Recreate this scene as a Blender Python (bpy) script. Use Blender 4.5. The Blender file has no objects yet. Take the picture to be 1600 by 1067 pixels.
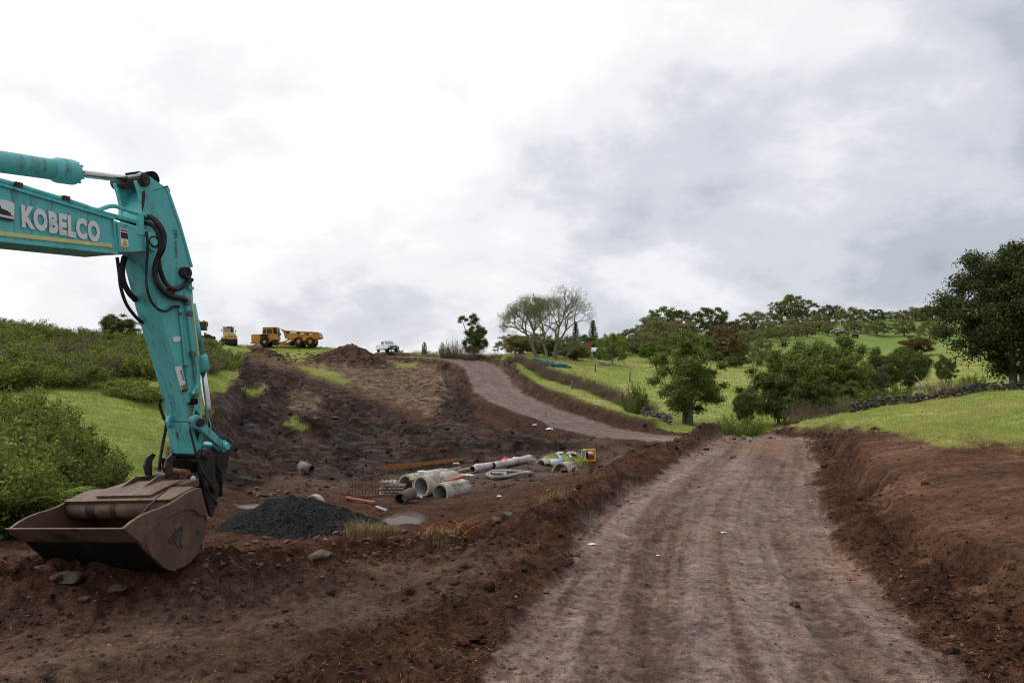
import bpy, bmesh, math, random
import numpy as np
from mathutils import Vector, Matrix, noise as mnoise

scene = bpy.context.scene
COL = scene.collection
R = math.radians
rng = np.random.default_rng(11)
random.seed(5)

# ---------------------------------------------------------------- camera
F, CX, HY, CH = 1244.0, 800.0, 595.0, 2.8      # focal (px of the 1600 px wide photo), centre column, horizon row, eye height
cam_d = bpy.data.cameras.new('camera'); cam = bpy.data.objects.new('camera', cam_d); COL.objects.link(cam)
cam_d.sensor_width = 36.0; cam_d.lens = 36.0*F/1600.0; cam_d.shift_y = (HY-533.5)/1600.0
cam_d.clip_start = 0.1; cam_d.clip_end = 6000
cam.location = (0, 0, CH); cam.rotation_euler = (R(90), 0, 0)
scene.camera = cam

# ---------------------------------------------------------------- light
SUN_EL, SUN_AZ = R(52), R(-75)                  # azimuth measured from +Y (view direction) towards +X
sun_dir = Vector((math.sin(SUN_AZ)*math.cos(SUN_EL), math.cos(SUN_AZ)*math.cos(SUN_EL), math.sin(SUN_EL)))
sd = bpy.data.lights.new('sun', 'SUN'); sun = bpy.data.objects.new('sun', sd); COL.objects.link(sun)
sd.energy = 1.5; sd.angle = R(20); sd.color = (1.0, 0.965, 0.91)
sun.rotation_euler = (-sun_dir).to_track_quat('-Z', 'Y').to_euler()

world = bpy.data.worlds.new('World'); scene.world = world; world.use_nodes = True
def build_world():
    nt = world.node_tree; nt.nodes.clear(); L = nt.links
    def N(t, **k):
        n = nt.nodes.new(t)
        for a, b in k.items(): setattr(n, a, b)
        return n
    def M(op, a, b=None, c=None):
        n = N('ShaderNodeMath', operation=op)
        for i, v in enumerate((a, b, c)):
            if v is None: continue
            if isinstance(v, (int, float)): n.inputs[i].default_value = v
            else: L.new(v, n.inputs[i])
        return n.outputs[0]
    tc = N('ShaderNodeTexCoord'); d = tc.outputs['Generated']
    sep = N('ShaderNodeSeparateXYZ'); L.new(d, sep.inputs[0])
    zz = M('ADD', M('MAXIMUM', sep.outputs[2], 0.0), 0.46)
    cmb = N('ShaderNodeCombineXYZ')
    L.new(M('DIVIDE', sep.outputs[0], zz), cmb.inputs[0]); L.new(M('DIVIDE', sep.outputs[1], zz), cmb.inputs[1])
    cmb.inputs[2].default_value = 3.7
    def noise(scale, detail, rough, dist, off):
        mp = N('ShaderNodeMapping'); L.new(cmb.outputs[0], mp.inputs[0]); mp.inputs['Location'].default_value = off
        n = N('ShaderNodeTexNoise'); L.new(mp.outputs[0], n.inputs['Vector'])
        n.inputs['Scale'].default_value = scale; n.inputs['Detail'].default_value = detail
        n.inputs['Roughness'].default_value = rough; n.inputs['Distortion'].default_value = dist
        return n.outputs['Fac']
    big = noise(0.60, 3, 0.5, 0.3, (1.3, 0.2, 0)); mid = noise(2.7, 7, 0.56, 0.15, (4.0, 1.0, 0)); fine = noise(8.5, 7, 0.62, 0.2, (0, 0, 2))
    # brighter where the sun stands behind the cloud
    dot = N('ShaderNodeVectorMath', operation='DOT_PRODUCT'); L.new(d, dot.inputs[0]); dot.inputs[1].default_value = (-0.50, 0.30, 0.81)
    glow = N('ShaderNodeMapRange', interpolation_type='SMOOTHSTEP'); L.new(dot.outputs['Value'], glow.inputs['Value'])
    glow.inputs['From Min'].default_value = -0.25; glow.inputs['From Max'].default_value = 0.92
    glow.inputs['To Min'].default_value = -0.10; glow.inputs['To Max'].default_value = 0.46
    s = M('ADD', M('ADD', M('MULTIPLY', big, 0.55), M('MULTIPLY', mid, 0.78)), M('MULTIPLY', fine, 0.16))
    s = M('ADD', M('SUBTRACT', s, 0.16), glow.outputs[0])
    ramp = N('ShaderNodeValToRGB'); L.new(s, ramp.inputs[0])
    cr = ramp.color_ramp; cr.interpolation = 'EASE'
    e = cr.elements; e[0].position = 0.46; e[0].color = (0.315, 0.34, 0.395, 1); e[1].position = 1.0; e[1].color = (0.82, 0.82, 0.825, 1)
    for p, c in ((0.58, (0.39, 0.415, 0.46)), (0.70, (0.52, 0.535, 0.575)), (0.84, (0.69, 0.70, 0.72))):
        q = e.new(p); q.color = (*c, 1)
    bg1 = N('ShaderNodeBackground'); L.new(ramp.outputs[0], bg1.inputs[0]); bg1.inputs[1].default_value = 1.35
    sky = N('ShaderNodeTexSky', sky_type='NISHITA'); sky.sun_disc = False
    sky.sun_elevation = SUN_EL; sky.sun_rotation = SUN_AZ
    bg2 = N('ShaderNodeBackground'); L.new(sky.outputs[0], bg2.inputs[0]); bg2.inputs[1].default_value = 0.1
    mix = N('ShaderNodeMixShader'); mix.inputs[0].default_value = 0.06
    L.new(bg1.outputs[0], mix.inputs[1]); L.new(bg2.outputs[0], mix.inputs[2])
    out = N('ShaderNodeOutputWorld'); L.new(mix.outputs[0], out.inputs[0])
build_world()
vs = scene.view_settings; vs.view_transform = 'Standard'; vs.look = 'None'; vs.exposure = 0.0; vs.gamma = 1.0; vs.use_curve_mapping = False
scene.render.engine = 'CYCLES'
scene.cycles.use_denoising = True; scene.cycles.filter_width = 1.1; scene.cycles.denoising_prefilter = 'ACCURATE'; scene.cycles.max_bounces = 6; scene.cycles.transparent_max_bounces = 8

# ---------------------------------------------------------------- helpers
def tag(o, label=None, cat=None, group=None, kind=None):
    if label: o['label'] = label
    if cat: o['category'] = cat
    if group: o['group'] = group
    if kind: o['kind'] = kind
    return o
def empty(name, loc=(0, 0, 0), rz=0.0, scale=None, label=None, cat=None, group=None):
    o = bpy.data.objects.new(name, None); COL.objects.link(o); o.location = loc; o.rotation_euler = (0, 0, rz)
    o.empty_display_size = 0.3
    if scale is not None: o.scale = scale if hasattr(scale, '__len__') else (scale,)*3
    return tag(o, label, cat, group)
def mesh_obj(name, me, mat=None, parent=None):
    if mat is not None and not me.materials: me.materials.append(mat)
    o = bpy.data.objects.new(name, me); COL.objects.link(o)
    if parent is not None: o.parent = parent
    return o
def np_mesh(name, verts, faces, smooth=False):
    """verts (n,3), faces (m,k) constant k."""
    verts = np.asarray(verts, np.float32); faces = np.asarray(faces, np.int32)
    me = bpy.data.meshes.new(name); k = faces.shape[1]; m = len(faces)
    me.vertices.add(len(verts)); me.vertices.foreach_set('co', verts.ravel())
    me.loops.add(m*k); me.loops.foreach_set('vertex_index', faces.ravel())
    me.polygons.add(m); me.polygons.foreach_set('loop_start', np.arange(0, m*k, k, dtype=np.int32))
    try: me.polygons.foreach_set('loop_total', np.full(m, k, np.int32))
    except Exception: pass
    me.polygons.foreach_set('use_smooth', np.full(m, smooth, bool))
    me.update(calc_edges=True)
    return me
def bm_obj(name, bm, mat, parent=None, smooth=False, bevel=0.0, seg=2, recalc=True):
    if recalc: bmesh.ops.recalc_face_normals(bm, faces=bm.faces)
    me = bpy.data.meshes.new(name); bm.to_mesh(me); bm.free()
    if smooth:
        me.polygons.foreach_set('use_smooth', np.ones(len(me.polygons), bool))
    o = mesh_obj(name, me, mat, parent)
    if bevel > 0:
        b = o.modifiers.new('bevel', 'BEVEL'); b.width = bevel; b.segments = seg; b.limit_method = 'ANGLE'; b.angle_limit = R(40)
    return o
def bm_prism(bm, pts, y0, y1):
    """polygon of (x,z) points extruded along y."""
    a = [bm.verts.new((p[0], y0, p[1])) for p in pts]; b = [bm.verts.new((p[0], y1, p[1])) for p in pts]
    n = len(pts)
    bm.faces.new(a); bm.faces.new(b[::-1])
    for i in range(n): bm.faces.new((a[i], b[i], b[(i+1) % n], a[(i+1) % n]))
def prism(name, pts, y0, y1, mat, parent=None, bevel=0.0):
    bm = bmesh.new(); bm_prism(bm, pts, y0, y1)
    return bm_obj(name, bm, mat, parent, bevel=bevel)
def bm_box(bm, c, s, rot=None):
    M = Matrix.Translation(c) @ (rot.to_4x4() if rot else Matrix.Identity(4)) @ Matrix.Diagonal((s[0], s[1], s[2], 1))
    bmesh.ops.create_cube(bm, size=1.0, matrix=M)
def box(name, c, s, mat, parent=None, bevel=0.0, rot=None):
    bm = bmesh.new(); bm_box(bm, c, s, rot)
    return bm_obj(name, bm, mat, parent, bevel=bevel)
def frame_of(d):
    d = Vector(d).normalized(); a = Vector((0, 0, 1)) if abs(d.z) < 0.9 else Vector((1, 0, 0))
    x = d.cross(a).normalized(); return x, d.cross(x).normalized()
def bm_tube(bm, pts, rad, n=8, cap=True):
    pts = [Vector(p) for p in pts]; m = len(pts)
    rads = rad if hasattr(rad, '__len__') else [rad]*m
    x, y = frame_of(pts[1]-pts[0]); rings = []
    for i, p in enumerate(pts):
        t = (pts[min(i+1, m-1)]-pts[max(i-1, 0)]).normalized()
        x = (x - t*x.dot(t))
        if x.length < 1e-6: x, _ = frame_of(t)
        x.normalize(); y = t.cross(x)
        rings.append([bm.verts.new(p + (x*math.cos(2*math.pi*k/n) + y*math.sin(2*math.pi*k/n))*rads[i]) for k in range(n)])
    for i in range(m-1):
        for k in range(n):
            f = bm.faces.new((rings[i][k], rings[i][(k+1) % n], rings[i+1][(k+1) % n], rings[i+1][k])); f.smooth = True
    if cap:
        bm.faces.new(rings[0][::-1]); bm.faces.new(rings[-1])
def tube(name, pts, rad, mat, parent=None, n=8, cap=True):
    bm = bmesh.new(); bm_tube(bm, pts, rad, n, cap)
    return bm_obj(name, bm, mat, parent, recalc=False)
def spline(pts, n=8):
    """Catmull-Rom through the points."""
    P = [Vector(p) for p in pts]; out = []
    for i in range(len(P)-1):
        a = P[max(i-1, 0)]; b = P[i]; c = P[i+1]; d = P[min(i+2, len(P)-1)]
        for k in range(n):
            t = k/n
            out.append(0.5*((2*b) + (c-a)*t + (2*a-5*b+4*c-d)*t*t + (3*b-a-3*c+d)*t**3))
    out.append(P[-1]); return out
def copy_tree(o, parent=None):
    c = o.copy(); COL.objects.link(c); c.parent = parent
    for ch in o.children: copy_tree(ch, c)
    return c

# ---------------------------------------------------------------- numpy noise
_perm = np.random.default_rng(3).permutation(512).astype(np.int32); _perm = np.concatenate([_perm, _perm])
_ga = np.random.default_rng(4).uniform(0, 2*np.pi, 512); _gx, _gy = np.cos(_ga).astype(np.float32), np.sin(_ga).astype(np.float32)
def pn(x, y):
    xi = np.floor(x).astype(np.int64); yi = np.floor(y).astype(np.int64)
    xf = (x-xi).astype(np.float32); yf = (y-yi).astype(np.float32); xi &= 511; yi &= 511
    u = xf*xf*xf*(xf*(xf*6-15)+10); v = yf*yf*yf*(yf*(yf*6-15)+10)
    def g(ix, iy, fx, fy):
        h = _perm[(_perm[ix & 511]+iy) & 511] & 511
        return _gx[h]*fx+_gy[h]*fy
    a = g(xi, yi, xf, yf); b = g(xi+1, yi, xf-1, yf); c = g(xi, yi+1, xf, yf-1); d = g(xi+1, yi+1, xf-1, yf-1)
    return 1.5*((a+(b-a)*u)+((c+(d-c)*u)-(a+(b-a)*u))*v)
def fbm(x, y, octs=4, gain=0.5, ridged=False):
    s = 0; a = 1.0; t = 0
    for k in range(octs):
        n = pn(x*2**k+17.3*k, y*2**k-9.1*k)
        if ridged: n = 1-2*np.abs(n)
        s = s+a*n; t += a; a *= gain
    return s/t
def sstep(a, b, x):
    t = np.clip((x-a)/(b-a), 0, 1); return t*t*(3-2*t)

# ---------------------------------------------------------------- material helpers
class NT:
    def __init__(s, name):
        s.m = bpy.data.materials.new(name); s.m.use_nodes = True; s.t = s.m.node_tree
        s.b = s.t.nodes['Principled BSDF']; s.o = s.t.nodes['Material Output']
    def N(s, t, **k):
        n = s.t.nodes.new(t)
        for a, b in k.items(): setattr(n, a, b)
        return n
    def L(s, a, b): s.t.links.new(a, b)
    def noise(s, scale, detail=3, rough=0.55, vec=None, dist=0.0, out='Fac'):
        n = s.N('ShaderNodeTexNoise'); n.inputs['Scale'].default_value = scale; n.inputs['Detail'].default_value = detail
        n.inputs['Roughness'].default_value = rough; n.inputs['Distortion'].default_value = dist
        if vec is not None: s.L(vec, n.inputs['Vector'])
        return n.outputs[out]
    def pos(s, scale=(1, 1, 1), obj=False):
        if obj: v = s.N('ShaderNodeTexCoord').outputs['Object']
        else: v = s.N('ShaderNodeNewGeometry').outputs['Position']
        m = s.N('ShaderNodeMapping'); s.L(v, m.inputs[0]); m.inputs['Scale'].default_value = scale
        return m.outputs[0]
    def mr(s, v, a, b, c=0.0, d=1.0):
        n = s.N('ShaderNodeMapRange'); s.L(v, n.inputs['Value'])
        for k, x in zip(('From Min', 'From Max', 'To Min', 'To Max'), (a, b, c, d)): n.inputs[k].default_value = x
        return n.outputs[0]
    def mix(s, f, a, b, mode='MIX'):
        n = s.N('ShaderNodeMix', data_type='RGBA', blend_type=mode); 
        if isinstance(f, (int, float)): n.inputs['Factor'].default_value = f
        else: s.L(f, n.inputs['Factor'])
        for i, v in ((6, a), (7, b)):
            if isinstance(v, tuple): n.inputs[i].default_value = (*v[:3], 1)
            else: s.L(v, n.inputs[i])
        return n.outputs[2]
    def math(s, op, a, b=0.0):
        n = s.N('ShaderNodeMath', operation=op)
        for i, v in enumerate((a, b)):
            if isinstance(v, (int, float)): n.inputs[i].default_value = v
            else: s.L(v, n.inputs[i])
        return n.outputs[0]
    def bump(s, h, strength=0.3, dist=0.02):
        n = s.N('ShaderNodeBump'); n.inputs['Strength'].default_value = strength; n.inputs['Distance'].default_value = dist
        s.L(h, n.inputs['Height']); s.L(n.outputs[0], s.b.inputs['Normal']); return n
    def set(s, **k):
        for a, v in k.items():
            i = s.b.inputs[a.replace('_', ' ')]
            if isinstance(v, (int, float)): i.default_value = v
            elif isinstance(v, tuple): i.default_value = (*v[:3], 1)
            else: s.L(v, i)
        return s
MATS = {}
def simple(name, col, rough=0.6, metal=0.0, var=0.25, scale=6.0, dirt=None, dirt_amt=0.5, spec=0.4, bump=0.0, obj=True):
    if name in MATS: return MATS[name]
    t = NT(name); p = t.pos(obj=obj)
    n = t.noise(scale, 4, 0.6, p)
    dark = tuple(c*(1-var) for c in col); lite = tuple(min(1, c*(1+var)) for c in col)
    c = t.mix(t.mr(n, 0.3, 0.7), dark, lite)
    if dirt is not None:
        n2 = t.noise(scale*0.6, 6, 0.7, p)
        c = t.mix(t.mr(n2, 0.62-dirt_amt*0.3, 0.70-dirt_amt*0.1), c, dirt)
    t.set(Base_Color=c, Roughness=rough, Metallic=metal)
    t.b.inputs['Specular IOR Level'].default_value = min(spec, .08) if rough >= .75 else spec
    if bump > 0: t.bump(t.noise(scale*5, 4, 0.6, p), bump, 0.02)
    MATS[name] = t.m; return t.m
# ================================================================ TERRAIN
def W(px, py, Y):            # a point of the photograph at a known distance -> world
    return Vector(((px-CX)/F*Y, Y, CH-(py-HY)/F*Y))
CP = [  # (column, row, distance) of visible ground points, used as survey points of the height field
 # foreground shelf
 (0,1067,7.38),(400,1067,7.38),(800,1067,7.38),(-600,1067,7.38),(1100,1000,8.6),(100,960,9.5),(400,930,10.4),(700,930,10.4),(900,900,11.4),
 (-700,960,9.5),(-300,930,10.2),(-150,880,12.5),(40,880,12.4),(230,880,12.4),(500,884,12.1),(700,872,12.7),(800,850,13.8),
 # left ditch and hill
 (30,868,13.4),(-120,860,13.8),(60,815,17),(-150,790,18),(120,770,20),(200,745,22),(240,700,27),(200,640,38),(150,600,46),(300,620,46),(330,600,56),
 (60,572,55),(0,536,62),(-300,520,60),(-700,520,50),(100,553,66),(200,550,76),(300,560,82),(345,552,98),(0,517,75),(100,524,85),(200,532,95),(300,537,112),(-300,505,80),
 (360,540,120),(450,543.5,120),(520,546,122),(600,556,118),(400,549,114),(460,551,114),
 (450,560,150),(200,560,140),(0,560,120),(-300,560,130),(650,575,150),(-600,560,160),
 # dark slope on the left
 (330,700,36),(350,660,46),(400,620,60),(450,582,82),(380,566,90),(420,560,100),(500,568,104),(540,590,88),(600,572,106),(650,580,98),(560,620,72),(500,640,62),
 (450,670,52),(400,700,43),(340,745,29),(620,640,68),(620,680,54),(700,620,78),(690,655,60),(705,632,70),(720,606,82),(740,665,57),(800,692,50),(870,696,47),(700,690,49),(650,708,45),
 (500,720,41),(420,730,35),(550,748,35),(600,765,32),(680,768,31.5),(760,742,36),(850,722,41),(920,714,43),(950,700,45),(980,694,47),
 # pit, near side
 (600,800,24.5),(700,792,25.5),(800,772,27),(850,800,20),(640,812,22),(720,820,19.3),(450,822,19),(350,805,19.5),(380,785,23),(300,810,18.5),
 (400,856,14.2),(600,850,15.0),(700,852,14.4),(560,835,16.8),(880,770,23.5),(930,740,27),(960,725,30),(900,735,30),
 # far side of the gully, grass strip and paddock over the road
 (850,592,88),(900,612,78),(950,640,67),(1000,662,58),(1040,672,55),(860,585,92),(900,572,114),(1000,592,104),(1000,572,140),(1080,602,100),(1150,582,130),(1150,602,106),
 (960,620,78),(1020,645,70),(940,560,165),(1000,563,165),(1060,630,82),(1150,563,165),(1230,532,220),(1400,532,240),(1300,514,270),(1450,507,300),(1600,502,310),(1400,498,330),(1550,490,340),
 (1250,505,300),(1100,522,255),(900,546,200),(800,554,165),(860,562,126),(790,560,118),(700,556,130),(1700,495,340),(2000,490,340),(1000,530,240),
 (1100,676,56),(1200,672,58),(1250,642,75),(1300,622,90),(1350,602,110),(1450,592,108),(1480,562,150),(1350,570,150),(1550,606,64),(1500,590,100),(1600,585,90),(1100,690,48),
 # right paddock and cut bank
 (1600,612,56),(1500,622,53),(1400,637,49),(1300,656,44),(1340,670,32),(1260,672,43),(1600,650,28),(1600,690,20),(1500,668,25),(1500,692,19.5),(1400,690,22),(1350,702,21.5),(1300,692,28),
 (1600,760,14),(1450,762,15.6),(1365,742,18.8),(1600,850,10.8),(1500,842,12),(2000,640,26),(2000,760,13),(2000,900,9),(2300,700,15),(1420,820,13.2),(1330,760,18.5),
]
pts = []
for px, py, Y in CP:
    p = W(px, py, Y); pts.append((p.x/p.y, p.y, p.z))
for u in (-3, -1.5, -0.6, 0, 0.35): pts += [(u, 1.0, 0.0), (u, 3.0, 0.0), (u, 5.5, 0.0)]
for u in (1.0, 1.8, 3): pts += [(u, 1.0, 0.1), (u, 3.0, 0.3), (u, 6.0, 0.6)]
for u in (-3, -1.5): pts += [(u, 12., 0.5), (u, 25., 1.6), (u, 60, 5.5), (u, 140, 5)]
for u in (1.5, 3): pts += [(u, 25., 2.2), (u, 60, 5.0), (u, 150, 12), (u, 340, 30)]
for u in (-3, -1.2, -.6, -.3, -.05): pts += [(u, 260, -4), (u, 800, -14), (u, 3200, -30)]
for u in (.1, .3, .6, 1.2, 3): pts += [(u, 480, 22), (u, 900, 0), (u, 3200, -25)]
pts = np.array(pts)
A = np.stack([np.clip(pts[:, 0], -1.4, 1.4)*2.4, np.log(pts[:, 1])*1.25], 1); Zc = pts[:, 2]
def mq(r): return np.sqrt(r*r+0.06**2)
def rbf_fit():
    n = len(A); D = np.linalg.norm(A[:, None]-A[None], axis=2)
    K = -mq(D) + 0.0*np.eye(n); P = np.concatenate([np.ones((n, 1)), A], 1)
    K[np.arange(n), np.arange(n)] -= 0.012      # a little smoothing
    S = np.block([[K, P], [P.T, np.zeros((3, 3))]]); rhs = np.concatenate([Zc, np.zeros(3)])
    return np.linalg.lstsq(S, rhs, rcond=None)[0]
wts = rbf_fit()
def rbf_eval(u, Y):
    q = np.stack([np.clip(u, -1.4, 1.4)*2.4, np.log(Y)*1.25], -1).reshape(-1, 2); out = np.empty(len(q))
    for i in range(0, len(q), 20000):
        b = q[i:i+20000]; D = np.sqrt(((b[:, None]-A[None])**2).sum(2))
        out[i:i+20000] = -mq(D) @ wts[:-3] + wts[-3] + b @ wts[-2:]
    return out.reshape(u.shape)

ug = np.concatenate([np.linspace(-3, -0.78, 40)[:-1], np.linspace(-0.78, 0.78, 670), np.linspace(0.78, 3, 40)[1:]])
yg = np.concatenate([np.geomspace(0.8, 5.5, 40)[:-1], np.geomspace(5.5, 70, 520), np.geomspace(70, 380, 230)[1:], np.geomspace(380, 3000, 24)[1:]])
NU, NY = len(ug), len(yg)
uc = np.concatenate([np.linspace(-3, -0.8, 14)[:-1], np.linspace(-0.8, 0.8, 170), np.linspace(0.8, 3, 14)[1:]]); yc = np.geomspace(0.8, 3000, 260)
Zco = rbf_eval(*np.meshgrid(uc, yc))
def bilin(xa, ya, Z, x, y):
    i = np.clip(np.searchsorted(xa, x)-1, 0, len(xa)-2); j = np.clip(np.searchsorted(ya, y)-1, 0, len(ya)-2)
    fx = np.clip((x-xa[i])/(xa[i+1]-xa[i]), 0, 1); fy = np.clip((y-ya[j])/(ya[j+1]-ya[j]), 0, 1)
    return (Z[j, i]*(1-fx)+Z[j, i+1]*fx)*(1-fy)+(Z[j+1, i]*(1-fx)+Z[j+1, i+1]*fx)*fy
UU, YY = np.meshgrid(ug, yg); XX = UU*YY
ZZ = bilin(uc, yc, Zco, UU, YY)

# ---- the haul road: one winding track from the camera over the crest, through the gully and up the far hill
RC = [(1.2,2.0,0.),(2.0,7.2,0.),(2.85,11.4,0.),(4.3,17.,0.),(6.3,22.6,0.),(10.1,33.,0.),(12.2,38.8,-.05),(12.6,43.,-.35),(11.2,47.,-.75)]
RC += [tuple(W(*q)) for q in ((1020,684,50),(985,680,52.5),(925,670,57.5),(882,656,62.5),(816,632,72),(787,618,78),(769,601,86),(760,583,95),(744,570,103),(715,562.5,110),(670,559,114),(620,556.5,118))]
road = np.array([tuple(p) for p in spline(RC, 7)])
def poly_dist(P, X, Y, blk=60000):
    """distance, signed side (+ = left of travel), arclength and height for the nearest point of polyline P (n,3)"""
    a = P[:-1, :2]; b = P[1:, :2]; ab = b-a; L2 = (ab**2).sum(1); cum = np.concatenate([[0], np.cumsum(np.sqrt(L2))])
    x = X.ravel(); y = Y.ravel(); n = len(x); D = np.full(n, 1e9); S = np.zeros(n); T = np.zeros(n); H = np.zeros(n)
    lo = P[:, :2].min(0)-14; hi = P[:, :2].max(0)+14
    idx = np.where((x > lo[0]) & (x < hi[0]) & (y > lo[1]) & (y < hi[1]))[0]
    for k in range(0, len(idx), blk):
        I = idx[k:k+blk]; dx = x[I, None]-a[None, :, 0]; dy = y[I, None]-a[None, :, 1]
        t = np.clip((dx*ab[:, 0]+dy*ab[:, 1])/L2, 0, 1); ex = dx-t*ab[:, 0]; ey = dy-t*ab[:, 1]; d2 = ex*ex+ey*ey
        j = d2.argmin(1); r = np.arange(len(I)); D[I] = np.sqrt(d2[r, j]); tj = t[r, j]
        S[I] = np.sign(ab[j, 0]*dy[r, j]-ab[j, 1]*dx[r, j]); T[I] = cum[j]+tj*np.sqrt(L2[j])
        H[I] = P[j, 2]*(1-tj)+P[j+1, 2]*tj
    sh = X.shape; return D.reshape(sh), S.reshape(sh), T.reshape(sh), H.reshape(sh)
RD, RS, RT, RH = poly_dist(road, XX, YY)
HW = 2.2
edge_n = fbm(XX*0.9, YY*0.9, 4)*0.45 + fbm(XX*.25+9, YY*.25, 2)*0.35
rdist = RD - HW + edge_n*np.where(YY < 46, 1, 0.7)      # <0 on the road
near = YY < 46
w_in = np.where(RS > 0, 0.9, np.where(near, 0.62, 1.1))          # ramp widths: left verge, right cut
off0 = np.where(RS > 0, 0.1, np.where(near, 0.75, 0.2))
k = sstep(0, 1, (rdist-off0)/w_in)
ZZ = RH*(1-k)+ZZ*k
ROAD = sstep(0.12, -0.12, rdist)
# loose soil lying between the road edge and the cut on the right
cutb = (RS < 0) & near
ZZ += np.where(cutb, 0.16*np.exp(-((rdist-0.55)/0.4)**2)*(0.6+0.8*fbm(XX*1.3, YY*1.3, 3)), 0)
ZZ += np.where(cutb, .08*sstep(.80, 1.15, rdist)*np.exp(-np.clip(rdist-1, 0, 9)/2.2), 0)
# far road bank on its right-hand side: a step up to the grass
ZZ += np.where((YY > 56) & (RS < 0), 0.55*np.exp(-((rdist-1.5)/0.9)**2), 0)
# ditch along the left of the far road
ZZ -= np.where((YY > 50) & (RS > 0) & (YY < 104), 0.9*np.exp(-((rdist-1.9)/1.1)**2), 0)

# ---- the berm of loose red soil along the left edge of the near road
BC = [W(560,1010,8.2)+Vector((0,0,0)), W(690,945,10), W(800,880,12.4), W(862,828,15), W(905,790,18), W(952,748,22), W(1000,712,27), W(1050,684,32), W(1085,668,36), W(1128,666,41), W(1185,672,44.5), W(1260,668,46)]
BH = [.05,.12,.22,.32,.40,.48,.56,.66,.72,.62,.42,.32]
bl = np.array([(p.x, p.y, h) for p, h in zip(BC, BH)])
bs = np.array([tuple(p) for p in spline([Vector(q) for q in bl], 6)])
BD, BS, BT, BHh = poly_dist(bs, XX, YY)
bw = 0.55+BHh*0.9
BERM = np.exp(-(BD/bw)**2)
ZZ += BHh*BERM*(1-0.75*ROAD)*(1+0.35*fbm(XX*1.1+4, YY*1.1, 3))
# ---- the bank the bucket rests on: from the left edge round to the rubble behind the shelf
b2 = [(-12,12.0,.25),(-8.2,10.2,.24),(-6.5,9.75,.26),(-5.0,9.7,.36),(-3.9,10.2,.40),(-3.0,11.4,.26),(-2.2,12.6,.20),(-1.0,13.6,.22),(.1,14.2,.16),(1.0,15.8,.10)]
b2 = np.array([tuple(p) for p in spline([Vector(q) for q in b2], 6)])
D2, S2, T2, H2 = poly_dist(b2, XX, YY)
BANK = np.exp(-(D2/np.where(S2 > 0, 1.25, 0.62))**2)
ZZ += H2*BANK*(1+0.4*fbm(XX*1.4+7, YY*1.4, 3))
# ---- single mounds: column, row of the top, distance, height, half widths, rotation
def mound(px, Y, h, rx, ry, sharp=1.0, y_off=0):
    global ZZ
    x = (px-CX)/F*Y; d = np.sqrt(((XX-x)/rx)**2+((YY-Y)/ry)**2)
    m = np.clip(1-d, 0, 1); mm_ = .55*m*m*(3-2*m)+.45*np.clip(m, 0, .8)/.8; ZZ = ZZ+h*mm_*(1+0.25*fbm(XX*.8, YY*.8, 3)); return m
PILE = mound(536, 108, 1.55, 6.4, 4.8, .8); PILE = np.maximum(PILE, mound(565, 107, 1.2, 5.0, 4.0, .9)); PILE = np.maximum(PILE, mound(415, 104, 1.3, 3.0, 2.6, .9))
mound(812, 47, 0.7, 3.2, 2.2, .9); mound(700, 43, 0.45, 5, 1.6, 1.0); mound(560, 44, 0.5, 4, 2, 1.0); mound(480, 52, 0.9, 4, 3, 1.2)
mound(885, 43.6, .45, 1.9, 1.2, .7)
# excavation edges in the pit
ZZ -= 0.55*np.exp(-(((XX-W(585,762,32).x)/1.9)**2+((YY-33.5)/1.5)**2)**2)
# ---- puddles: level hollows
PUD = [(628,812,22.0,.44,.85),(390,790,22.6,.40,.4),(22,868,13.4,.8,.3)]
pud_lv = []; FLAT = np.zeros(XX.shape)
for px, py, Y, rx, ry in PUD:
    x = (px-CX)/F*Y; d = np.sqrt(((XX-x)/rx)**2+((YY-Y)/ry)**2)+0.25*fbm(XX*1.2+px, YY*1.2, 2)
    lv = float(bilin(ug, yg, ZZ, np.array([x/Y]), np.array([Y]))[0])-0.04
    kk = sstep(2.6, 1.1, d); FLAT = np.maximum(FLAT, sstep(1.7, 1.0, d)); ZZ = ZZ*(1-kk)+(lv-0.05+0.10*sstep(.75, 1.35, d))*kk; pud_lv.append((x, Y, lv, rx, ry))

# ---- what covers the ground (masks)
PX = CX+F*UU; PY = HY-(ZZ-CH)*F/YY
_w1 = fbm(PX/28, PY/18, 3); _w2 = fbm(PX/22+40, PY/11, 3)
def inpoly(poly, soft=6.0, wob=5.0, ymin=0, ymax=1e9):
    P = np.array(poly, float); lo = P.min(0)-soft-wob*4; hi = P.max(0)+soft+wob*4; out = np.zeros(PX.shape)
    I = np.where((PX > lo[0]) & (PX < hi[0]) & (PY > lo[1]) & (PY < hi[1]) & (YY > ymin) & (YY < ymax))
    x = (PX[I]+wob*3*_w1[I]).astype(np.float32); y = (PY[I]+wob*_w2[I]).astype(np.float32)
    ins = np.zeros(x.shape, bool); dmin = np.full(x.shape, 1e9, np.float32)
    for (x0, y0), (x1, y1) in zip(P, np.roll(P, -1, 0)):
        c = ((y0 > y) != (y1 > y)) & (x < (x1-x0)*(y-y0)/((y1-y0) if y1 != y0 else 1e-9)+x0); ins ^= c
        t = np.clip(((x-x0)*(x1-x0)+(y-y0)*(y1-y0))/((x1-x0)**2+(y1-y0)**2), 0, 1)
        dmin = np.minimum(dmin, (x-x0-t*(x1-x0))**2+(y-y0-t*(y1-y0))**2)
    out[I] = sstep(-soft, soft, np.where(ins, 1, -1)*np.sqrt(dmin)); return out
G = inpoly([(-3200,300),(340,300),(365,545),(378,566),(372,588),(335,618),(318,655),(262,705),(238,752),(180,768),(90,815),(-60,842),(-3200,870)], 5, 6, 14)
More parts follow.
